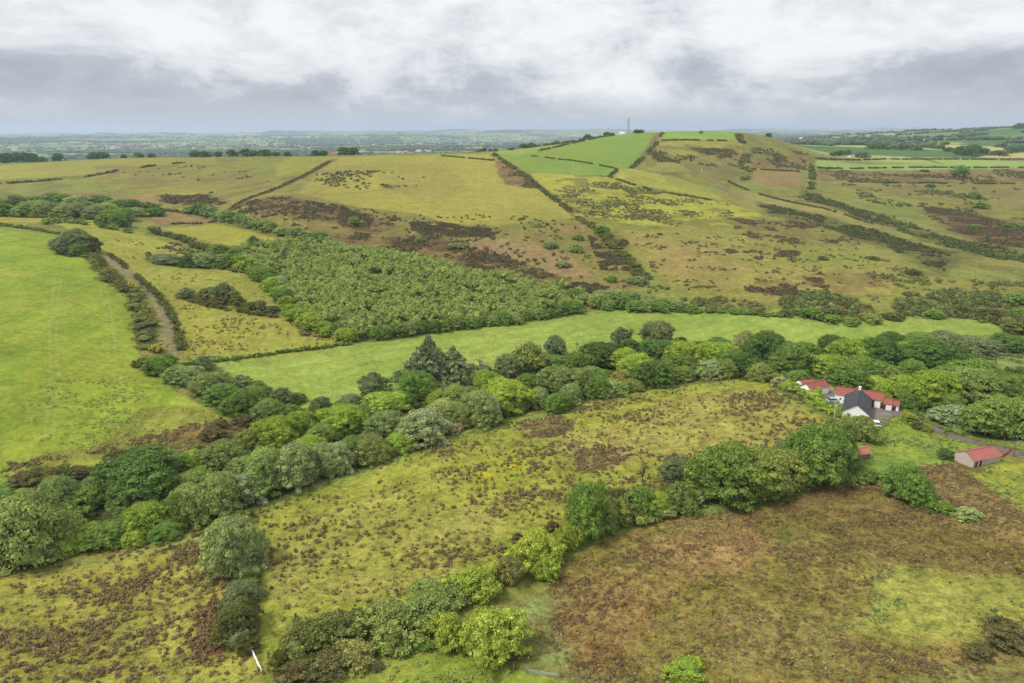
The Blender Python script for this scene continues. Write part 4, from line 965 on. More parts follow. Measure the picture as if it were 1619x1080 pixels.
hedge([(480,655),(560,640),(600,630),(640,622)], 4.0, 2.0, 'mid', 'undergrowth hedge at the bottom of the long meadow', seed=35, gap=.2)
hedge([(1195,722),(1240,728),(1262,735)], 3.0, 2.2, 'olive', 'patch of hedge between the two biggest trees above the moor', seed=36)
hedge([(985,838),(1040,825),(1090,810)], 4.5, 2.6, 'olive', 'low bramble hedge at the foot of the moor tree row', seed=37)
hedge([(560,1036),(640,1030),(700,1022),(760,1034)], 2.6, 1.8, 'mid', 'bramble hedge at the foot of the bottom tree row', seed=38, gap=.1)

hedge([(396,880),(392,930),(386,980),(388,1022)], 4.6, 3.2, 'grey', 'narrow grey green hedge under the silvery tree dividing two rushy fields', seed=39)

# ------------------------------------------------------------------ stuff scattered inside outlines
def inside_world(pw, x, y):
    return poly_mask(pw, x, y, .01) > .5
def scatter(polys, n, seed, wl=0, th=.5, ymax=1150.0, octv=3, aniso=None):
    if wl: n = int(n * 1.5)
    rg = np.random.default_rng(seed); X, Y = [], []
    for pts in polys:
        pw = poly_world(pts, ymax); mn, mxx = pw.min(0), pw.max(0)
        ar = (mxx - mn).prod()
        x = rg.uniform(mn[0], mxx[0], n); y = rg.uniform(mn[1], mxx[1], n)
        dd = float(pw[:, 1].mean()); k = poly_mask(pw, x, y, dd / 90, dd / 55, dd / 18, seed) > rg.uniform(.15, .85, len(x)); x, y = x[k], y[k]
        if wl:
            k = sstep(th - .11, th + .15, fbm(x, y, wl, octv + 2, seed, .62)) * (.15 + 1.1 * vnoise(x / 4.1, y / 4.1, seed)) > rg.uniform(0, 1, len(x)); x, y = x[k], y[k]
        X.append(x); Y.append(y)
    return np.concatenate(X), np.concatenate(Y)
def stuff(name, x, y, r, h, per, leaf, colr, seed, mat=None, core=.75, label=None, var=None, sink=.25, aspect=1.35, jit=.8, up=.25):
    rg = np.random.default_rng(seed); n = len(x)
    rr = r * rg.uniform(.55, 1.4, n); hh = h * rg.uniform(.6, 1.3, n)
    z = ground(x, y)
    cen = np.stack([x, y, z + hh * sink], 1); rad = np.stack([rr, rr * rg.uniform(.7, 1.1, n), hh * (1 - sink)], 1)
    o0 = cen.mean(0)
    me = fol_mesh(name, [foliage(cen - o0, rad, per, leaf, seed, core=core, jit=jit, aspect=aspect, up=up)], mat or HEATHER)
    o = link(name, me, None, tuple(o0)); o.color = (*(GCOL[colr] if isinstance(colr, str) else colr), 1)
    tag(o, None, None, None, 'stuff'); return o
HD = (.105, .088, .042); SCR = (.095, .105, .032); RSH = (.185, .145, .066); RSG = (.20, .20, .06)
# heather and scrub on the hill
x, y = scatter([[(360,330),(450,312),(560,330),(640,352),(640,372),(520,372),(430,350)], [(510,366),(600,372),(700,378),(806,398),(820,414),(900,440),(880,452),(740,432),(640,410),(560,386)],
                [(930,368),(985,372),(1010,430),(950,425)], [(640,352),(780,362),(780,378),(660,372)], [(880,440),(965,448),(970,466),(900,462)]], 5200, 401, 16, .52)
stuff('heather', x, y, 1.1, .7, 10, .7, HD, 402)
x, y = scatter([[(370,330),(560,330),(905,348),(1000,415),(1010,455),(860,450),(600,396),(430,352)]], 3800, 403, 9, .60)
stuff('heath_scrub', x, y, 1.1, 1.0, 11, .7, SCR, 404)
x, y = scatter([[(257,307),(330,308),(362,324),(262,320)]], 1500, 405, 10, .42)
stuff('heather', x, y, 1.8, .9, 10, 1.0, HD, 406)
x, y = scatter([[(872,300),(960,285),(1080,312),(1150,322),(1150,352),(1060,357),(912,342)]], 5200, 407, 26, .52)
stuff('heath_scrub', x, y, 1.0, .7, 7, .8, (.135, .14, .048), 408)
x, y = scatter([[(1459,325),(1520,335),(1640,365),(1640,398),(1573,388),(1497,362)]], 3600, 409, 22, .46)
stuff('heather', x, y, 1.7, .9, 10, .9, HD, 410)
x, y = scatter([[(1205,322),(1300,343),(1380,366),(1450,386),(1500,402),(1495,430),(1440,412),(1400,388),(1330,368),(1215,336)]], 4200, 411, 18, .44)
stuff('heath_scrub', x, y, 1.3, 1.2, 9, .7, (.075, .085, .028), 412)
x, y = scatter([[(1262,298),(1340,328),(1400,342),(1480,372),(1560,388),(1640,404),(1640,420),(1540,402),(1460,374),(1380,350),(1270,316)]], 4200, 413, 16, .47)
stuff('heath_scrub', x, y, 1.5, 1.6, 10, .8, (.085, .105, .032), 414)
x, y = scatter([[(1238,470),(1290,464),(1340,473),(1382,490),(1370,506),(1330,510),(1270,504),(1235,490)], [(1403,482),(1440,466),(1500,458),(1560,468),(1640,480),(1640,520),(1600,514),(1540,503),(1480,502),(1420,495)]], 1700, 415, 12, .44)
stuff('scrub', x, y, 1.3, 1.5, 16, .5, (.10, .118, .034), 416)
x, y = x[::3] + 1.5, y[::3] + 1; stuff('scrub', x, y, 1.5, 1.9, 20, .5, (.17, .22, .058), 516)
x, y = scatter([[(1140,345),(1260,350),(1340,372),(1400,395),(1300,392),(1180,376)], [(1150,395),(1260,398),(1240,412),(1160,408)], [(1190,440),(1300,440),(1330,470),(1240,468),(1180,458)]], 2600, 417, 14, .56)
stuff('heather', x, y, 1.2, .8, 9, .8, (.13, .10, .05), 418)
x, y = scatter([[(1035,236),(1175,240),(1178,262),(1120,262),(1030,256)], [(1190,235),(1275,242),(1275,268),(1190,262)], [(1300,268),(1640,268),(1640,288),(1310,286)]], 2600, 419, 40, .54)
stuff('heath_scrub', x, y, 2.2, 1.2, 8, 1.6, (.12, .115, .045), 420)
x, y = scatter([[(1290,285),(1420,292),(1640,300),(1640,350),(1500,335),(1400,325),(1300,305)]], 3000, 421, 26, .60)
stuff('heath_scrub', x, y, 1.9, 1.5, 9, 1.2, (.11, .135, .045), 422)
x, y = scatter([[(785,262),(812,262),(850,298),(800,292)], [(160,270),(300,262),(430,275),(430,300),(250,290)], [(500,275),(600,268),(700,285),(620,300),(520,300)]], 1500, 423, 22, .62)
stuff('heath_scrub', x, y, 1.4, .8, 8, 1.2, (.14, .125, .055), 424)
x, y = scatter([[(985,365),(1300,385),(1560,455),(1440,478),(1200,482),(1060,455)]], 4200, 425, 9, .63)
stuff('heather', x, y, .9, .55, 7, .8, (.16, .125, .06), 426)
x, y = scatter([[(970,440),(1060,452),(1200,482),(1200,494),(1060,490),(1030,470)], [(1360,430),(1640,450),(1640,480),(1480,475)]], 1100, 427, 10, .55)
stuff('scrub', x, y, 1.4, 1.3, 12, .6, (.12, .14, .042), 428)
x, y = scatter([[(440,490),(500,500),(545,535),(480,532)], [(330,395),(380,392),(380,425),(330,415)], [(265,378),(335,398),(340,415),(260,395)]], 900, 429, 8, .50)
stuff('scrub', x, y, 1.0, .8, 12, .5, HD, 430)
# the young wood: one dense mass of saplings
PL = [(375,402),(400,391),(450,384),(520,389),(600,399),(680,419),(740,429),(800,438),(860,451),(918,468),(930,480),(915,489),(850,501),(760,511),(690,519),(600,532),(565,537),(530,524),(480,499),(450,469),(440,444),(400,424)]
x, y = scatter([PL], 11000, 431)
k = (fbm(x, y, 9, 2, 12) > .31); x, y = x[k], y[k]
rg = np.random.default_rng(5); n = len(x); print('saplings', n)
x0, y0 = x, y
z = ground(x, y); hh = 4.9 * rg.uniform(.6, 1.35, n) * (.8 + .4 * fbm(x, y, 30, 2, 8)); rr = rg.uniform(.6, 1.75, n) * (.8 + .4 * vnoise(x / 8, y / 8, 3))
cen = np.stack([x, y, z + hh * .6], 1); rad = np.stack([rr, rr, np.minimum(hh * .4, rr * 1.1)], 1)
sub_c, sub_r = [cen], [rad]
for k in range(2):
    d = rg.normal(size=(n, 3)); d /= np.linalg.norm(d, axis=1)[:, None]; d[:, 2] = np.abs(d[:, 2])
    sub_c.append(cen + d * rad * .85); sub_r.append(np.repeat(rr[:, None], 3, 1) * np.array([.5, .5, .6]))
cen = np.concatenate(sub_c); rad = np.concatenate(sub_r); var = np.tile(rg.uniform(0, 1, n), 3); o0 = cen.mean(0)
me = fol_mesh('young_wood', [foliage(cen - o0, rad, 24, .34, 432, core=.6, jit=.6, var=var)], LEAF)
o = link('young_wood', me, None, tuple(o0)); o.color = (.29, .37, .095, 1); tag(o, kind='stuff')
# undergrowth below the belts
x, y = scatter([BELT], 5200, 433, 9, .44)
k = (np.hypot(x, y) > 80); stuff('undergrowth', x[k], y[k], 1.1, 1.3, 16, .42, (.13, .175, .040), 434, LEAF)
# rushes: brown clumps in the wet fields, thick in streaks across the slope
def streak(x, y, a=2.6, wl=9, seed=0):
    t = 0.20; xr = x * cos(t) + y * sin(t); yr = -x * sin(t) + y * cos(t)
    return fbm(xr / a, yr, wl, 3, seed)
def rushes(polys, n, seed, th, r, h, per, leaf, col, wl=9, a=2.6, pm=.25, bg=.01, soft=.10, out=()):
    x, y = scatter(polys, n, seed)
    pr = bg + pm * sstep(th - soft, th + soft, streak(x, y, a, wl, seed)) * (.35 + 1.3 * vnoise(x / 1.7, y / 1.7, seed) ** 2)
    for w_ in out: pr = pr * (1 - poly_mask(poly_world(w_), x, y, 1.2))
    k = np.random.default_rng(seed).uniform(0, 1, len(x)) < pr
    stuff('rushes', x[k], y[k], r, h, per, leaf, col, seed + 1, core=.6, aspect=1.9, jit=.9, up=.5, sink=.15)
    print('rush', k.sum())
WEDGE = [(1335,1000),(1390,960),(1378,925),(1430,893),(1500,900),(1700,915),(1700,1000),(1570,1022),(1400,1024)]
rushes([N1], 52000, 441, .56, .45, .62, 14, .28, RSH, pm=.27, bg=.010, wl=7)
rushes([N1], 52000, 443, .50, .30, .42, 9, .26, (.22, .20, .075), wl=14, pm=.10, bg=.012)
rushes([N2], 30000, 445, .555, .44, .62, 16, .27, (.22, .17, .08), wl=6, a=3, pm=.25, bg=.012, soft=.08)
rushes([N2], 20000, 447, .50, .32, .45, 11, .22, (.22, .21, .07), wl=12, pm=.07, bg=.012)
for q_, n_ in (([(820,670),(880,656),(905,672),(880,692),(828,690)], 2600), ([(903,712),(985,700),(1000,725),(960,747),(905,742)], 2600), ([(755,812),(840,776),(875,786),(790,822)], 1500)):
    rushes([q_], n_, 449, .46, .42, .5, 12, .28, (.21, .165, .08), wl=3, pm=.2)
rushes([[(310,955),(354,946),(362,1035),(315,1050)]], 1500, 451, .40, .45, .6, 16, .28, (.24, .16, .08), wl=3, a=1, pm=.45)
# the brown moor and rough pasture
rushes([MOOR], 62000, 453, .54, .34, .24, 9, .18, (.27, .20, .10), wl=9, a=1.8, pm=.12, bg=.01, soft=.12, out=[WEDGE])
rushes([MOOR], 62000, 455, .56, .34, .26, 8, .18, (.20, .215, .065), wl=14, a=1.5, pm=.08, bg=.004, soft=.08, out=[WEDGE])
rushes([MOOR], 62000, 457, .57, .38, .32, 10, .20, (.185, .125, .060), wl=6, a=2.5, pm=.28, bg=.03, out=[WEDGE])
rushes([[(1455,740),(1500,732),(1560,770),(1619,815),(1619,860),(1540,835),(1480,800),(1450,760)]], 6000, 459, .48, .4, .42, 9, .2, (.19, .155, .07), wl=6, pm=.10, bg=.01)
rushes([[(60,690),(220,640),(320,640),(352,662),(300,708),(215,716),(100,735)], [(60,600),(230,590),(280,630),(200,650),(60,650)]], 12000, 461, .60, .40, .26, 7, .26, (.26, .30, .075), wl=6, a=3, pm=.12, bg=.006)
rushes([[(0,735),(130,722),(300,672),(372,665),(420,680),(330,715),(200,738),(60,768),(0,768)]], 9000, 463, .46, .5, .5, 10, .34, (.22, .18, .08), wl=6, pm=.4, bg=.03)
rushes([[(1376,668),(1420,656),(1480,690),(1545,703),(1500,735),(1440,742),(1350,745)], [(1540,752),(1580,735),(1700,725),(1700,850),(1600,798)], WEDGE, [(560,1050),(640,1040),(740,1040),(830,1066),(560,1120)]], 12000, 465, .54, .40, .28, 8, .3, (.20, .26, .075), wl=6, pm=.10, bg=.006)
rushes([[(285,480),(340,480),(440,500),(555,540),(340,572),(292,570)], [(170,372),(300,400),(440,450),(440,480),(340,470),(262,460)]], 9000, 467, .60, .5, .36, 7, .4, (.17, .175, .05), wl=7, pm=.25, bg=.004)

# ------------------------------------------------------------------ the far country: hedgerow trees and copses
rg = np.random.default_rng(9)
m_ = 420000
uu = rg.uniform(-.86, .86, m_); yy = np.exp(rg.uniform(math.log(900), math.log(16000), m_)); xx = uu * yy
k = beyond(xx, yy) > 500; xx, yy = xx[k], yy[k]
f1, f2, idc = voro(xx, yy)
wd = fbm(xx, yy, 700, 3, 81)
k = ((f2 - f1 < 11) & (vnoise(xx / 90, yy / 90, 7) > .36)) | ((wd > .585) & (rg.uniform(0, 1, len(xx)) < .5))
xx, yy = xx[k], yy[k]; print('far trees', len(xx))
zz = ground(xx, yy); hh = rg.uniform(4.5, 11, len(xx)) * (1 + .4 * (wd[k] > .59)); rr = hh * rg.uniform(.45, .9, len(xx)) * (1 + yy / 7000)
iv, if_ = ICO[0]
V = (iv[None] * np.stack([rr, rr, hh * .55], 1)[:, None] * rg.uniform(.75, 1.2, (len(xx), len(iv), 1)) + np.stack([xx, yy, zz + hh * .45], 1)[:, None]).reshape(-1, 3)
F = (if_[None] + (np.arange(len(xx)) * len(iv))[:, None, None]).reshape(-1, 3)
me = mk_mesh('far_hedgerow_trees', V, [F], LEAF, False, {'leafvar': np.repeat(rg.uniform(0, 1, len(xx)), len(iv)), 'blossom': np.zeros(len(V))})
o = link('far_hedgerow_trees', me); o.color = (.070, .105, .045, 1); tag(o, kind='stuff')

def skyline_cluster(where, items, group, back, ymax=1150.0, seed=1):
    """trees whose feet are hidden behind a crest: they stand some way beyond it"""
    rg = np.random.default_rng(seed); items = sorted(items)
    for n, (cx, by, ty, w, kind, colr) in enumerate(items):
        p = P(cx, by, ymax); hd = p[:2] / math.hypot(*p[:2]); b = p[:2] + hd * back; gz = float(ground(*b)[0])
        r = w / 2 * b[1] / FPX; H = min(30, max((CAMZ - float(s_of(ty)) * b[1]) - gz, r))
        nm, cat, word = KIND[kind]; o = empty(nm, (b[0], b[1], gz - .2), rg.uniform(0, 6))
        c = link('crown', PRO['small'][rg.integers(4)], o, scale=(r, r, H)); c.color = jitcol(GCOL[colr], rg)
        link('trunk', TRUNKS[rg.integers(4)], o, scale=(r, r, H))
        tag(o, f"{CWORD[colr]} {word}, {ordinal(n + 1)} from left {where}", cat, group)
skyline_cluster('on the left hill skyline', [(4,258,243,20,'round','dark'),(14,258,242,18,'dome','dark'),(28,258,241,22,'oval','dark'),(42,258,242,20,'dome','dark'),(52,258,242,18,'round','dark'),(92,254,243,18,'dome','dark'),(67,256,248,16,'dome','mid'),(150,252,241,22,'dome','dark'),(162,252,242,20,'round','dark'),(196,251,244,11,'dome','dark'),
 (220,250,246,16,'dome','mid'),(240,250,245,14,'dome','grey'),(310,250,244,20,'dome','dark'),(325,250,243,18,'round','dark'),(345,250,246,16,'dome','dark'),(368,250,243,20,'round','dark'),(390,250,241,22,'dome','dark'),(402,250,243,18,'dome','dark'),(420,250,243,20,'round','dark'),(436,250,244,14,'dome','dark'),(455,250,242,14,'oval','dark'),
 (500,248,242,18,'dome','dark'),(512,248,240,16,'round','dark'),(545,248,241,24,'round','dark'),(560,248,241,22,'dome','dark')], 'trees along the left skyline', 60, seed=31)
skyline_cluster('on the hilltop by the mast', [(929,221,213,16,'dome','dark'),(960,214,209,12,'dome','dark'),(968,213,210,10,'dome','dark'),(1006,212,207,11,'dome','dark'),(1013,212,208,10,'dome','dark'),(840,234,226,14,'dome','dark'),(828,236,229,14,'dome','dark'),(880,228,223,12,'dome','mid'),(1215,216,211,12,'dome','dark'),(1108,213,210,8,'dome','grey')], 'trees on the hilltop by the mast', 25, seed=32)
plant_cluster('the far right hills', [(1318,247,240,12,'dome','dark'),(1328,247,238,18,'dome','dark'),(1362,250,240,22,'dome','grey'),(1520,246,231,20,'dome','dark'),(1536,246,229,26,'dome','dark'),(1552,244,234,18,'dome','dark'),(1580,247,238,20,'dome','dark'),(1600,242,232,18,'dome','dark'),(1614,241,231,16,'dome','dark'),
 (1380,236,226,16,'dome','dark'),(1395,236,227,18,'dome','dark'),(1412,236,228,16,'dome','grey'),(1428,237,229,18,'dome','dark'),(1450,238,231,16,'dome','dark'),(1465,233,226,14,'dome','mid'),(1485,236,230,14,'dome','dark'),(1500,240,233,14,'dome','dark'),(1612,204,195,16,'dome','dark'),(1590,229,224,16,'dome','dark'),(1540,222,217,16,'dome','mid'),(1505,222,217,16,'dome','mid')],
 'trees on the far right hills', ymax=3300, seed=33)

# ------------------------------------------------------------------ yard, drive and track: strips of the ground's own shape, a little above it
def ground_sheet(name, maskfn, mat, lift=.05):
    m = maskfn(GX, GY)
    q = quads[(m[quads] > .5).all(1)]
    ids, inv = np.unique(q.ravel(), return_inverse=True)
    V = GV[ids].copy(); V[:, 2] += lift
    o = link(name, mk_mesh(name, V, [inv.reshape(-1, 4)], mat, True)); tag(o, kind='structure'); return o
def rough_mask(fn, pw, margin):
    def g(x, y):
        out = np.zeros(len(x)); idx = subset(pw, margin)
        out[idx] = fn(x[idx] + (fbm(x[idx], y[idx], 2.5, 2, 7) - .5) * .8, y[idx]); return out
    return g
YARDM = m_plain('yard_gravel', (.150, .125, .108), .95, .5, .35, bump=.3)
DRIVEM = m_plain('drive_gravel', (.130, .100, .085), .95, .5, .3, bump=.3)
TRACKM = m_plain('worn_track', (.150, .135, .068), .95, .35, .4, bump=.3)
yp = poly_world([(1302,614),(1330,620),(1378,636),(1398,645),(1424,648),(1428,656),(1414,661),(1402,668),(1395,679),(1379,677),(1374,664),(1332,660),(1316,640),(1298,622)])
ground_sheet('yard', rough_mask(lambda x, y: poly_mask(yp, x, y, .2), yp, 4), YARDM)
dp = poly_world([(1418,653),(1440,661),(1480,680),(1510,691),(1560,704),(1590,713),(1640,728),(1700,745)])
ground_sheet('farm_drive', rough_mask(lambda x, y: line_mask(dp, x, y, 1.9, .2), dp, 4), DRIVEM, .06)
tp = poly_world([(168,406),(213,442),(254,481),(267,513),(270,566)])
ground_sheet('farm_track', rough_mask(lambda x, y: np.maximum(line_mask(tp + [[-.9, 0]], x, y, .65, .15), line_mask(tp + [[.9, 0]], x, y, .65, .15)), tp, 5), TRACKM, .05)

# ------------------------------------------------------------------ building materials
def m_sheet(name, col, rust=(.20, .075, .04), amt=.5, pitch=5.0):
    m, t, b = new_mat(name); g = N(t, 'ShaderNodeTexCoord')
    n = noise_n(t, g.outputs['Object'], .9, 6, .7, .6); f = mrange(t, n, .42, .68)
    c = mix_c(t, math_n(t, 'MULTIPLY', f, amt), col, rust)
    n2 = noise_n(t, g.outputs['Object'], 6, 4, .7)
    sc = N(t, 'ShaderNodeVectorMath', operation='SCALE'); t.links.new(c, sc.inputs[0]); t.links.new(mrange(t, n2, .2, .8, .75, 1.25, False), sc.inputs[3])
    t.links.new(sc.outputs[0], b.inputs['Base Color']); b.inputs['Roughness'].default_value = .55
    w = N(t, 'ShaderNodeTexWave', bands_direction='Y'); w.inputs['Scale'].default_value = pitch; t.links.new(g.outputs['Object'], w.inputs['Vector'])
    bp = N(t, 'ShaderNodeBump'); bp.inputs['Strength'].default_value = .5; bp.inputs['Distance'].default_value = .05
    t.links.new(w.outputs['Fac'], bp.inputs['Height']); t.links.new(bp.outputs[0], b.inputs['Normal'])
    return m
RED = m_sheet('red_corrugated_sheet', (.29, .08, .058), amt=.65); PINK = m_sheet('faded_red_sheet', (.34, .10, .08), (.3, .16, .12), .45)
DARKR = m_sheet('black_corrugated_sheet', (.035, .035, .04), (.06, .045, .04)); ORANGE = m_sheet('rusty_orange_sheet', (.50, .20, .12), (.36, .10, .06))
def m_slate():
    m, t, b = new_mat('slate'); g = N(t, 'ShaderNodeTexCoord')
    br = N(t, 'ShaderNodeTexBrick'); br.inputs['Scale'].default_value = 3.0; br.inputs['Color1'].default_value = (.028, .029, .036, 1); br.inputs['Color2'].default_value = (.05, .052, .062, 1); br.inputs['Mortar'].default_value = (.02, .02, .022, 1)
    t.links.new(g.outputs['Object'], br.inputs['Vector']); n = noise_n(t, g.outputs['Object'], 1.2, 5, .7)
    c = mix_c(t, mrange(t, n, .5, .72), br.outputs[0], (.085, .085, .085)); t.links.new(c, b.inputs['Base Color']); b.inputs['Roughness'].default_value = .6; return m
SLATE = m_slate()
WHITE = m_plain('whitewash', (.84, .84, .82), .85, 1.2, .14); PINKW = m_plain('pinkish_render', (.44, .37, .33), .9, 1.5, .2)
MAROON = m_plain('maroon_painted_boards', (.13, .028, .024), .6, 3, .3); DARK = m_plain('dark_opening', (.02, .018, .018), .9, 2, .2)
GLASS = m_plain('window_glass', (.035, .045, .055), .12, 2, .1); METALW = m_plain('white_painted_metal', (.72, .74, .74), .4, 3, .08)
GALV = m_plain('galvanised_steel', (.42, .44, .45), .4, 4, .15, .6); WOODP = m_plain('weathered_post_wood', (.26, .23, .18), .9, 8, .3); TAR = m_plain('tarred_pole', (.13, .11, .09), .9, 6, .3)
GREYW = m_plain('grey_boards', (.15, .13, .13), .85, 3, .3); TANW = m_plain('tan_cladding', (.50, .36, .25), .8, .2, .12); RUSTW = m_plain('rusty_brick', (.28, .12, .08), .9, 3, .3)

def box(x0, x1, y0, y1, z0, z1):
    V = np.array([(x, y, z) for z in (z0, z1) for y in (y0, y1) for x in (x0, x1)], float)
    return V, np.array([(0, 2, 3, 1), (4, 5, 7, 6), (0, 1, 5, 4), (2, 6, 7, 3), (0, 4, 6, 2), (1, 3, 7, 5)])
def boxes(name, bl, mat, parent=None, **kw):
    V, F = join([box(*b) for b in bl]); return link(name, mk_mesh(name, V, [F], mat), parent, **kw)
def gable_house(name, A, B, C, hw, hr, wall, roof, label, cat, group=None, doors=(), wins=(), over=.25, chimney=None, mono=False):
    """A-B is a gable end, B-C a long side. local x along A->B, local y along B->C, origin at A"""
    A, B, C = (np.array(p[:2], float) for p in (A, B, C))
    w = np.linalg.norm(B - A); ex = (B - A) / w; ey = np.array([-ex[1], ex[0]])
    if np.dot(C - B, ey) < 0: ey = -ey; flip = True
    else: flip = False
    L = abs(np.dot(C - B, ey)); 
    cs = [A, B, B + ey * L, A + ey * L]; z0 = min(float(ground(*c)[0]) for c in cs) - .4; zt = np.mean([float(ground(*c)[0]) for c in cs])
    e = empty(name, (A[0], A[1], zt), math.atan2(ex[1], ex[0])); tag(e, label, cat, group)
    sy = -1.0 if flip else 1.0; b0 = z0 - zt
    rx = w / 2 if not mono else .05
    V = np.array([(0,0,b0),(w,0,b0),(w,L,b0),(0,L,b0),(0,0,hw),(w,0,hw),(w,L,hw),(0,L,hw),(rx,0,hr),(rx,L,hr)], float)
    if mono: V[4, 2] = V[7, 2] = hr - .02
    V[:, 1] *= sy
    link('walls', mk_mesh('walls', V, [np.array([(1,2,6,5),(3,0,4,7),(0,1,2,3)]), np.array([(0,1,5,8,4),(2,3,7,9,6)])], wall), e)
    th = .10; parts = []
    def slab(p, q):      # p,q: (x,z) eave and ridge
        d = np.array([q[0] - p[0], q[1] - p[1]]); d /= np.linalg.norm(d); n_ = np.array([-d[1], d[0]]); n_ = n_ if n_[1] > 0 else -n_
        pe = np.array(p) - d * over
        ring = [(*(pe + n_ * .02),), (*(np.array(q) + n_ * .02),), (*(np.array(q) + n_ * (.02 + th)),), (*(pe + n_ * (.02 + th)),)]
        v = np.array([(x, yy, z) for yy in (-over, L + over) for x, z in ring], float); v[:, 1] *= sy
        return v, np.array([(0,1,2,3),(7,6,5,4),(0,4,5,1),(1,5,6,2),(2,6,7,3),(3,7,4,0)])
    parts.append(slab((w, hw), (rx, hr)))
    if not mono: parts.append(slab((0, hw), (rx, hr)))
    Vr, Fr = join(parts); rf = link('roof', mk_mesh('roof', Vr, [Fr], roof), e)
    if not mono:
        boxes('ridge', [(w/2 - .14, w/2 + .14, min(-over*sy, (L+over)*sy), max(-over*sy, (L+over)*sy), hr + .08, hr + .20)], roof, rf)
    for side, y0, y1, za, zb, mat_, nm in doors:           # side 'L' long wall at x=w, 'G' gable wall at y=0
        if side == 'L': boxes(nm, [(w - .05, w + .04, min(y0*sy, y1*sy), max(y0*sy, y1*sy), za, zb)], mat_, e)
        else: boxes(nm, [(y0, y1, -.04*sy if sy > 0 else -.05, .05 if sy > 0 else .04, za, zb)], mat_, e)
    for side, y0, y1, za, zb in wins:
        f = .07
        if side == 'L':
            ya, yb = min(y0*sy, y1*sy), max(y0*sy, y1*sy)
            wo_ = boxes('window', [(w - .02, w + .04, ya, yb, za, za + f), (w - .02, w + .04, ya, yb, zb - f, zb), (w - .02, w + .04, ya, ya + f, za + f, zb - f), (w - .02, w + .04, yb - f, yb, za + f, zb - f)], WHITE, e)
            boxes('pane', [(w - .01, w + .015, ya + f, yb - f, za + f, zb - f)], GLASS, wo_)
        else:
            s0, s1 = sorted((-.04 * sy, .02 * sy)); q0, q1 = sorted((-.015 * sy, .01 * sy))
            wo_ = boxes('window', [(y0, y1, s0, s1, za, za + f), (y0, y1, s0, s1, zb - f, zb), (y0, y0 + f, s0, s1, za + f, zb - f), (y1 - f, y1, s0, s1, za + f, zb - f)], WHITE, e)
            boxes('pane', [(y0 + f, y1 - f, q0, q1, za + f, zb - f)], GLASS, wo_)
    if chimney:
        for yc in chimney:
            ch = boxes('chimney', [(w/2 - .3, w/2 + .3, yc*sy - .45, yc*sy + .45, hr - .4, hr + .85), (w/2 - .36, w/2 + .36, yc*sy - .51, yc*sy + .51, hr + .85, hr + .97)], WHITE if roof is SLATE else RUSTW, e)
            V, F = join([tube([(w/2, yc*sy + q, hr + .97), (w/2, yc*sy + q, hr + 1.25)], [.1, .09], 8) for q in (-.2, .2)]); link('chimney_pots', mk_mesh('chimney_pots', V, [F], RUSTW, True), ch)
    return e
# farmhouse: its gable faces us, the ridge runs straight away
u0 = float(u_of(1352, 660)); Fc = np.array([u0 * 168, 168.0]); dn = np.array([u0, 1.0]); dn /= np.linalg.norm(dn); pr = np.array([dn[1], -dn[0]])
gable_house('farmhouse', Fc - pr * 3.2, Fc + pr * 3.2, Fc + pr * 3.2 + dn * 13, 2.7, 5.0, WHITE, SLATE, 'white farmhouse with steep dark slate roof, gable towards the viewer', 'house',
            doors=[('L', 5.6, 6.6, 0, 2.0, MAROON, 'door')], wins=[('G', 1.3, 1.9, 1.0, 2.1), ('L', 2.0, 3.0, .9, 2.0), ('L', 8.5, 9.5, .9, 2.0)], chimney=[12.4])
def gp(px, py): return P(px, py)
bL, bR = gp(1320, 637), gp(1393, 646); d_ = (bR - bL)[:2]; d_ /= np.linalg.norm(d_); nb_ = np.array([-d_[1], d_[0]])
LB = np.linalg.norm((bR - bL)[:2])
gable_house('barn', bR[:2] + nb_ * 5, bR, bL, 2.7, 4.0, WHITE, RED, 'long white barn with bright red corrugated roof behind the farmhouse', 'barn',
            doors=[('L', .02, .35, 0, 2.2, MAROON, 'door'), ('L', 1.9, 4.9, 0, 2.5, MAROON, 'sliding_door'), ('L', LB - 3.4, LB - 2.4, 0, 1.9, DARK, 'doorway')], wins=[('L', LB - 1.6, LB - .9, 1.1, 1.8)])
bL, bR = gp(1396.5, 647), gp(1409, 649.5)
gable_house('shed', bR[:2] + nb_ * 3.6, bR, bL, 1.9, 2.9, WHITE, RED, 'small white shed with red roof joined right of the long barn', 'shed', doors=[('L', 1.5, 2.15, 0, 1.7, MAROON, 'door')], over=.15)
bL, bR = gp(1412, 649.8), gp(1420, 650.8)
gable_house('shed', bR[:2] + nb_ * 3.2, bR, bL, 1.7, 2.6, WHITE, RED, 'tiny end shed with sloping red roof and maroon door by the yard', 'shed', doors=[('L', .7, 1.3, 0, 1.5, MAROON, 'door')], over=.15, mono=False)
A_, B_, C_x = gp(1264, 622), gp(1281, 628), gp(1304, 620.5)
gable_house('outbuilding', A_, B_, C_x, 2.3, 3.7, WHITE, RED, 'white outbuilding with sagging red roof left of the farmhouse', 'outbuilding', doors=[('L', 3.4, 4.4, 0, 2.0, DARK, 'doorway'), ('G', 1.0, 1.9, 0, 1.9, MAROON, 'door')])
e2 = gp(1262, 616)
gable_house('lean_to', gp(1258, 613), gp(1268, 617), gp(1277, 611), 2.0, 2.7, WHITE, RED, 'low red-roofed lean-to behind the white outbuilding', 'shed', over=.15, doors=[('G', .6, 1.3, 0, 1.6, DARK, 'doorway')])
gable_house('barn', gp(1507.6, 728), gp(1538, 740), gp(1573, 726), 1.75, 3.1, PINKW, PINK, 'low pinkish barn with faded red roof alone in the paddock', 'barn',
            doors=[('L', .5, 1.2, 0, 1.5, MAROON, 'door'), ('L', 1.9, 2.5, 0, 1.5, DARK, 'doorway')], wins=[('L', 4.5, 5.2, .6, 1.2)], over=.12)
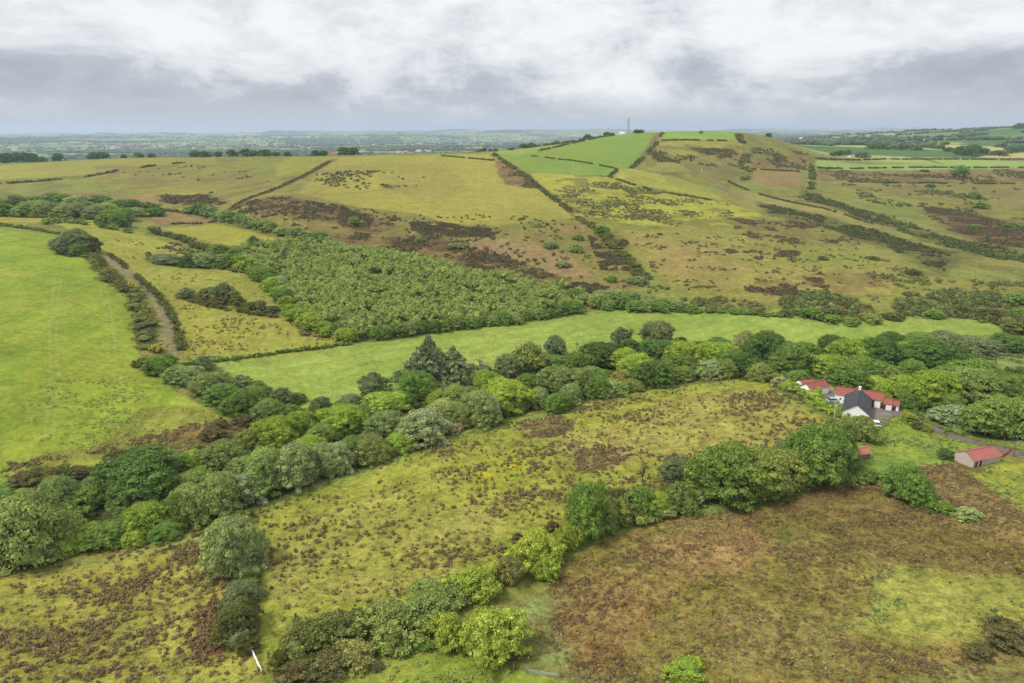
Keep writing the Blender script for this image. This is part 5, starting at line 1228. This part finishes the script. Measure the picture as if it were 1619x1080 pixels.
gable_house('garden_hut', gp(1348, 723), gp(1359, 729), gp(1369, 722), 1.5, 2.7, GREYW, ORANGE, 'tiny grey hut with rusty orange roof half hidden by trees', 'hut', over=.12, doors=[('G', .5, 1.1, 0, 1.4, DARK, 'door')])
# low brick wall and red gate at the end of the pink barn
p0, p1 = gp(1575, 727), gp(1590, 719); d_ = (p1 - p0)[:2]; l_ = np.linalg.norm(d_)
boxes('brick_wall', [(0, l_, -.12, .12, -.3, .75), (0, .3, -.2, .2, -.3, 1.0), (l_ - .3, l_, -.2, .2, -.3, 1.0)], RUSTW, None, loc=(p0[0], p0[1], p0[2]), rotz=math.atan2(d_[1], d_[0]))
w_ = bpy.data.objects['brick_wall']; tag(w_, 'low reddish wall running from the pinkish barn to the drive', 'wall')
def gate(name, p, q, h, mat, label, bars=5):
    d = (q - p)[:2]; l = np.linalg.norm(d); e = empty(name, (p[0], p[1], p[2] - .05), math.atan2(d[1], d[0])); tag(e, label, 'gate')
    boxes('gate_frame', [(.1, l - .1, -.03, .03, .15 + h * i / (bars - 1) - .03, .15 + h * i / (bars - 1) + .03) for i in range(bars)] + [(.05, .1, -.03, .03, .1, h + .2), (l - .1, l - .05, -.03, .03, .1, h + .2), (l/2 - .03, l/2 + .03, -.035, -.03, .15, h + .12)], mat, e)
    for x in (0, l): boxes('post', [(x - .09, x + .09, -.09, .09, -.3, h + .35)], WOODP, e)
    return e
gate('field_gate', gp(395, 1026), gp(415, 1066), 1.15, METALW, 'white metal field gate at the foot of the short dividing hedge')
gate('field_gate', gp(834, 1064), gp(884, 1070), .55, GALV, 'low silver metal gate beside the yellow-green tree at the bottom', 4)
gate('field_gate', gp(1591, 718), gp(1597, 713), 1.0, m_plain('red_painted_metal', (.3, .07, .05), .5), 'reddish gate across the drive end of the brick wall')
def fence(name, pts, gap, label, h=1.15, seed=3):
    rg = np.random.default_rng(seed); pw = P_many(pts); L = np.concatenate([[0], np.cumsum(np.hypot(*np.diff(pw[:, :2], axis=0).T))]); n = int(L[-1] / gap) + 1
    t = np.linspace(0, L[-1], n); x = np.interp(t, L, pw[:, 0]); y = np.interp(t, L, pw[:, 1]); z = ground(x, y)
    e = empty(name, (x[0], y[0], z[0])); tag(e, label, 'fence', 'post and wire fences')
    for i in range(n):
        V, F = box(-.075, .075, -.075, .075, -.3, h * rg.uniform(.92, 1.08)); V[4:, :2] *= .8
        o = link('post', mk_mesh('post', V, [F], WOODP), e, loc=(x[i] - x[0], y[i] - y[0], z[i] - z[0]))
        o.rotation_euler = (rg.normal(0, .04), rg.normal(0, .04), rg.uniform(0, 1))
    Vs = [tube([(x[i] - x[0], y[i] - y[0], z[i] - z[0] + hh) for i in range(n)], [.005] * n, 4) for hh in (.45, .75, 1.0)]
    V, F = join(Vs); link('wire', mk_mesh('wire', V, [F], TAR), e)
fence('wire_fence', [(200,868),(281,842),(330,833),(400,812),(470,782),(560,748)], 3.2, 'post and wire fence at the foot of the streamside wood')
fence('wire_fence', [(565,1042),(618,1034),(660,1028),(700,1026),(745,1038),(790,1056),(832,1064)], 1.9, 'post and wire fence under the bottom tree row', seed=4)
fence('wire_fence', [(1480,812),(1540,835),(1619,868)], 4, 'post and wire fence beside the white-flowering shrub', seed=5)
fence('wire_fence', [(1450,650),(1510,680),(1570,694),(1619,704)], 4, 'post and wire fence on the far side of the drive', seed=6)
fence('wire_fence', [(884,1070),(960,1078),(1060,1090)], 3, 'post and wire fence running right from the low silver gate', seed=7)

def pole(px, py, ty, label, mat, box_=True):
    p = gp(px, py); H = CAMZ - float(s_of(ty)) * p[1] - p[2]; e = empty('utility_pole', tuple(p), .4); tag(e, label, 'pole', 'utility poles by the farm')
    V, F = tube([(0, 0, -.4), (0, 0, H * .5), (0, 0, H)], [.15, .13, .10], 8); link('post', mk_mesh('post', V, [F], mat, True), e)
    boxes('crossarm', [(-.7, .7, -.05, .05, H - .45, H - .33)], mat, e)
    for x in (-.6, 0, .6): V, F = tube([(x, 0, H - .33), (x, 0, H - .15)], [.04, .03], 6); link('insulator', mk_mesh('insulator', V, [F], METALW), e)
    if box_: boxes('equipment_box', [(-.28, .28, -.42, -.12, H * .55, H * .55 + .7)], GALV, e)
    return p, H
pole(1318, 664, 632, 'pale utility pole with grey box standing in the farmhouse hedge', m_plain('pale_pole', (.5, .48, .42), .8, 4, .2))
pole(1602, 722, 688, 'dark utility pole beside the drive right of the pinkish barn', TAR)
pole(1109, 272, 262, 'small pale pole on the hillside track, in place of a stone pile or tree', METALW, False)

def car(name, p, rotz, body, label):
    e = empty(name, tuple(p + np.array([0, 0, .06])), rotz); tag(e, label, 'car')
    pf = [(-2.05, .35), (-2.05, .72), (-1.95, .88), (-1.1, .95), (1.0, .93), (1.75, .82), (2.05, .62), (2.05, .35)]
    def extr(prof, hw, hw2):
        n = len(prof); V = [(x, -(hw if z < .9 else hw2), z) for x, z in prof] + [(x, (hw if z < .9 else hw2), z) for x, z in prof]
        F4 = [(i, (i + 1) % n, n + (i + 1) % n, n + i) for i in range(n)]; return np.array(V), F4, n
    V, F4, n = extr(pf, .86, .80)
    link('body', mk_mesh('body', V, [np.array(F4)[:, ::-1], np.array([list(range(n)), list(range(2*n-1, n-1, -1))])], body), e)
    cf = [(-1.75, .90), (-1.35, 1.38), (.25, 1.40), (1.0, .90)]
    V = np.array([(x, s_ * (.78 if z < 1 else .62), z) for s_ in (-1, 1) for x, z in cf]); 
    link('windows', mk_mesh('windows', V, [np.array([(0,1,5,4),(1,2,6,5),(2,3,7,6),(0,4,7,3),(0,3,2,1),(4,5,6,7)])], GLASS), e)
    boxes('roof', [(-1.33, .24, -.63, .63, 1.395, 1.45)], body, e)
    for x in (-1.3, 1.3):
        for y in (-.8, .8):
            V, F = tube([(x, y - .1, .33), (x, y + .1, .33)], [.33, .33], 14); wh = link('wheel', mk_mesh('wheel', V, [F, np.array([list(range(14)), list(range(27, 13, -1))])], DARK), e)
            sgn = 1 if y > 0 else -1; V, F = tube([(x, y + sgn * .10, .33), (x, y + sgn * .115, .33)], [.2, .2], 12); link('rim', mk_mesh('rim', V, [F, np.array([list(range(12)), list(range(23, 11, -1))])], GALV), wh)
    for y in (-.6, .6): boxes('headlight', [(2.0, 2.07, y - .17, y + .17, .55, .7)], METALW, e)
car('parked_car', gp(1318, 636.5), .12, m_plain('silver_blue_paint', (.36, .44, .60), .25, 2, .05, .3), 'silver blue car parked at the left wall of the farmhouse')
car('parked_car', gp(1384, 673), 1.3, METALW, 'white car parked in the lower yard beside the olive trees')

# sheep on the high green field: body, head and legs in one skin
def sheep_mesh():
    parts = []
    iv, if_ = ICO[1]
    V = iv * [.55, .27, .27] + [0, 0, .58]; Q = np.concatenate([if_, if_[:, :1]], 1)
    vs, ts = [V], [if_]; o = len(V)
    for c, r in (((.62, 0, .80), (.17, .10, .12)), ((.50, 0, .70), (.14, .11, .15))): vs.append(iv * r + c); ts.append(if_ + o); o += len(iv)
    lv, lf = join([tube([(x, y, .5), (x, y, 0)], [.06, .04], 5) for x in (-.32, .34) for y in (-.13, .13)])
    return mk_mesh('sheep', np.concatenate(vs + [lv]), [np.concatenate(ts), lf + o], m_plain('fleece', (.66, .64, .56), .95, 6, .12), True)
SM = sheep_mesh(); rg = np.random.default_rng(77)
spots = [(886,256),(889,259),(893,257),(896,260),(900,258),(904,261),(892,263),(906,256),(916,265),(920,268),(924,266),(928,269),(932,267),(936,270),(926,263),(913,269)]
for p in P_many(spots):
    o = link('sheep', SM, None, tuple(p), rg.uniform(0, 6), (.95, .95, .95)); tag(o, 'white sheep grazing on the high green field below the mast', 'sheep', 'sheep on the high green field')

# ------------------------------------------------------------------ skyline: mast, cabin, turbine, far buildings
MASTM = m_plain('dull_steel', (.26, .27, .28), .6, 3, .1)
p = P(993, 212.5); H = 21.5
e = empty('radio_mast', (p[0], p[1], p[2] - .3), .5); tag(e, 'grey lattice radio mast on the skyline of the green hill', 'mast')
V, F = join([tube([(sx * 1.6, sy * 1.6, 0), (sx * .9, sy * .9, H)], [.13, .10], 5) for sx in (-1, 1) for sy in (-1, 1)]); link('tower_legs', mk_mesh('tower_legs', V, [F], MASTM), e)
br = []
for i in range(9):
    z0, z1 = H * i / 9, H * (i + 1) / 9; w0, w1 = 1.6 - .7 * i / 9, 1.6 - .7 * (i + 1) / 9
    c0 = [(-w0, -w0, z0), (w0, -w0, z0), (w0, w0, z0), (-w0, w0, z0)]; c1 = [(-w1, -w1, z1), (w1, -w1, z1), (w1, w1, z1), (-w1, w1, z1)]
    for k in range(4): br += [tube([c0[k], c1[(k + 1) % 4]], [.05, .05], 4), tube([c0[(k + 1) % 4], c1[k]], [.05, .05], 4), tube([c1[k], c1[(k + 1) % 4]], [.05, .05], 4)]
V, F = join(br); link('bracing', mk_mesh('bracing', V, [F], MASTM), e)
for k, (x, y) in enumerate(((-1.2, -.6), (1.2, -.6), (0, 1.2))): boxes('antenna', [(x - .2, x + .2, y - .12, y + .12, H - 3, H + .6)], METALW, e)
def facing_house(name, px, py, ymax, w, L, hw, hr, wall, roof, label, cat, group=None, back=0, rot=0.0, parts=True):
    p = P(px, py, ymax); hd = p[:2] / math.hypot(*p[:2]); c = p[:2] + hd * back; pr_ = np.array([hd[1], -hd[0]])
    ca, sa = cos(rot), sin(rot); ax = pr_ * ca + hd * sa; bx = np.array([-ax[1], ax[0]])
    return gable_house(name, c - ax * L / 2 + bx * w, c - ax * L / 2, c + ax * L / 2, hw, hr, wall, roof, label, cat, group, over=.2)
facing_house('equipment_cabin', 983, 213, 1150, 4, 7, 2.8, 3.4, WHITE, WHITE, 'small white cabin at the foot of the radio mast', 'cabin', back=10)
facing_house('shed', 522, 246.5, 1150, 10, 17, 3.2, 5.0, TANW, RED, 'long red-roofed shed poking above the left hill crest', 'shed', back=70)
facing_house('large_building', 755, 236, 23000, 20, 52, 11, 13, TANW, TANW, 'large tan box-like building standing beyond the central hill crest', 'building')
facing_house('large_building', 722, 236, 23000, 18, 44, 7, 9, GREYW, m_plain('grey_sheet', (.33, .35, .37), .6, .3, .1), 'long low grey building left of the tan building beyond the crest', 'building')
facing_house('farm_shed', 416, 232, 23000, 25, 60, 9, 12, TANW, m_plain('tan_sheet', (.45, .36, .28), .6, .3, .1), 'wide tan-roofed shed far off beyond the left hill', 'shed')
facing_house('house', 1340, 248.5, 1300, 6, 8, 2.6, 4.2, WHITE, SLATE, 'lone white house among trees above the long green strip', 'house')
facing_house('house', 1432, 237, 2600, 8, 16, 3, 5.4, WHITE, SLATE, 'white farm building under dark trees on the far right hills', 'house')
tp_ = P(169, 238, 23000); HT = 15 * tp_[1] / FPX
e = empty('wind_turbine', tuple(tp_), .3); tag(e, 'slim white wind turbine standing in the far left valley', 'wind turbine')
V, F = tube([(0, 0, 0), (0, 0, HT)], [2.0, 1.1], 10); link('tower', mk_mesh('tower', V, [F], METALW, True), e)
boxes('nacelle', [(-1.2, 1.2, -1.8, 2.4, HT - .8, HT + 1.2)], METALW, e)
for k in range(3):
    a = radians(8 + 120 * k); l = HT * .34
    V, F = tube([(0, -2.2, HT), (sin(a) * l * .4, -2.2, HT + cos(a) * l * .4), (sin(a) * l, -2.2, HT + cos(a) * l)], [.5, .6, .15], 6); link('blade', mk_mesh('blade', V, [F], METALW, True), e)
# white houses strewn over the far valley: one of each kind, then copies
def far_house(nm, wall, roof):
    e = empty(nm); tag(e, 'small white house far off among the hedged fields', 'house', 'houses strewn over the far valley')
    w, L, hw, hr = 9, 15, 4.6, 7.4
    V = np.array([(-L/2,-w/2,-2),(L/2,-w/2,-2),(L/2,w/2,-2),(-L/2,w/2,-2),(-L/2,-w/2,hw),(L/2,-w/2,hw),(L/2,w/2,hw),(-L/2,w/2,hw),(-L/2,0,hr),(L/2,0,hr)])
    link('walls', mk_mesh('walls', V, [np.array([(0,1,5,4),(2,3,7,6)]), np.array([(1,2,6,9,5),(3,0,4,8,7)])], wall), e)
    V = np.array([(-L/2-.4,-w/2-.5,hw-.1),(L/2+.4,-w/2-.5,hw-.1),(L/2+.4,0,hr+.2),(-L/2-.4,0,hr+.2),(L/2+.4,w/2+.5,hw-.1),(-L/2-.4,w/2+.5,hw-.1)])
    link('roof', mk_mesh('roof', V, [np.array([(0,1,2,3),(3,2,4,5)])], roof), e); return e
protos = [far_house('house', WHITE, SLATE), far_house('house', WHITE, m_plain('grey_tiles', (.22, .21, .21), .8, .5, .1))]
rg = np.random.default_rng(55); cand = [(rg.uniform(560, 700), rg.uniform(226, 241)) for _ in range(26)] + [(rg.uniform(180, 800), rg.uniform(213, 236)) for _ in range(44)] + [(rg.uniform(0, 200), rg.uniform(222, 242)) for _ in range(8)] + [(rg.uniform(1180, 1330), rg.uniform(209, 220)) for _ in range(10)]
first = [True, True]
for i, q in enumerate(P_many(cand, 23000)):
    if beyond(np.array([q[0]]), np.array([q[1]]))[0] < 100: continue
    k = i % 2; src = protos[k]
    if first[k]: o = src; first[k] = False
    else:
        o = src.copy(); COL.objects.link(o)
        for ch in list(src.children):
            c = ch.copy(); COL.objects.link(c); c.parent = o
    sc_ = rg.uniform(.8, 1.6) * (1 + q[1] / 14000)
    o.location = tuple(q); o.rotation_euler = (0, 0, rg.uniform(0, 3)); o.scale = (sc_, sc_, sc_ * .8)

# ------------------------------------------------------------------ the air
def haze():
    R_, zb, zt = 26000.0, float(GZ.min()) - 1.0, max(104.0, float(GZ.max()) + 12)
    V = np.array([(x, y, z) for z in (zb, zt) for y in (-R_, R_) for x in (-R_, R_)])
    F = np.array([(0, 2, 3, 1), (4, 5, 7, 6), (0, 1, 5, 4), (2, 6, 7, 3), (0, 4, 6, 2), (1, 3, 7, 5)])
    m = bpy.data.materials.new('haze'); m.use_nodes = True; t = m.node_tree; t.nodes.clear()
    out = t.nodes.new('ShaderNodeOutputMaterial'); pv = t.nodes.new('ShaderNodeVolumePrincipled')
    pv.inputs['Color'].default_value = (.70, .84, 1.0, 1); pv.inputs['Density'].default_value = HAZE
    pv.inputs['Anisotropy'].default_value = 0.2
    t.links.new(pv.outputs[0], out.inputs['Volume'])
    tag(link('haze', mk_mesh('haze', V, [F], m)), kind='stuff')
HAZE = 8.5e-5
haze()
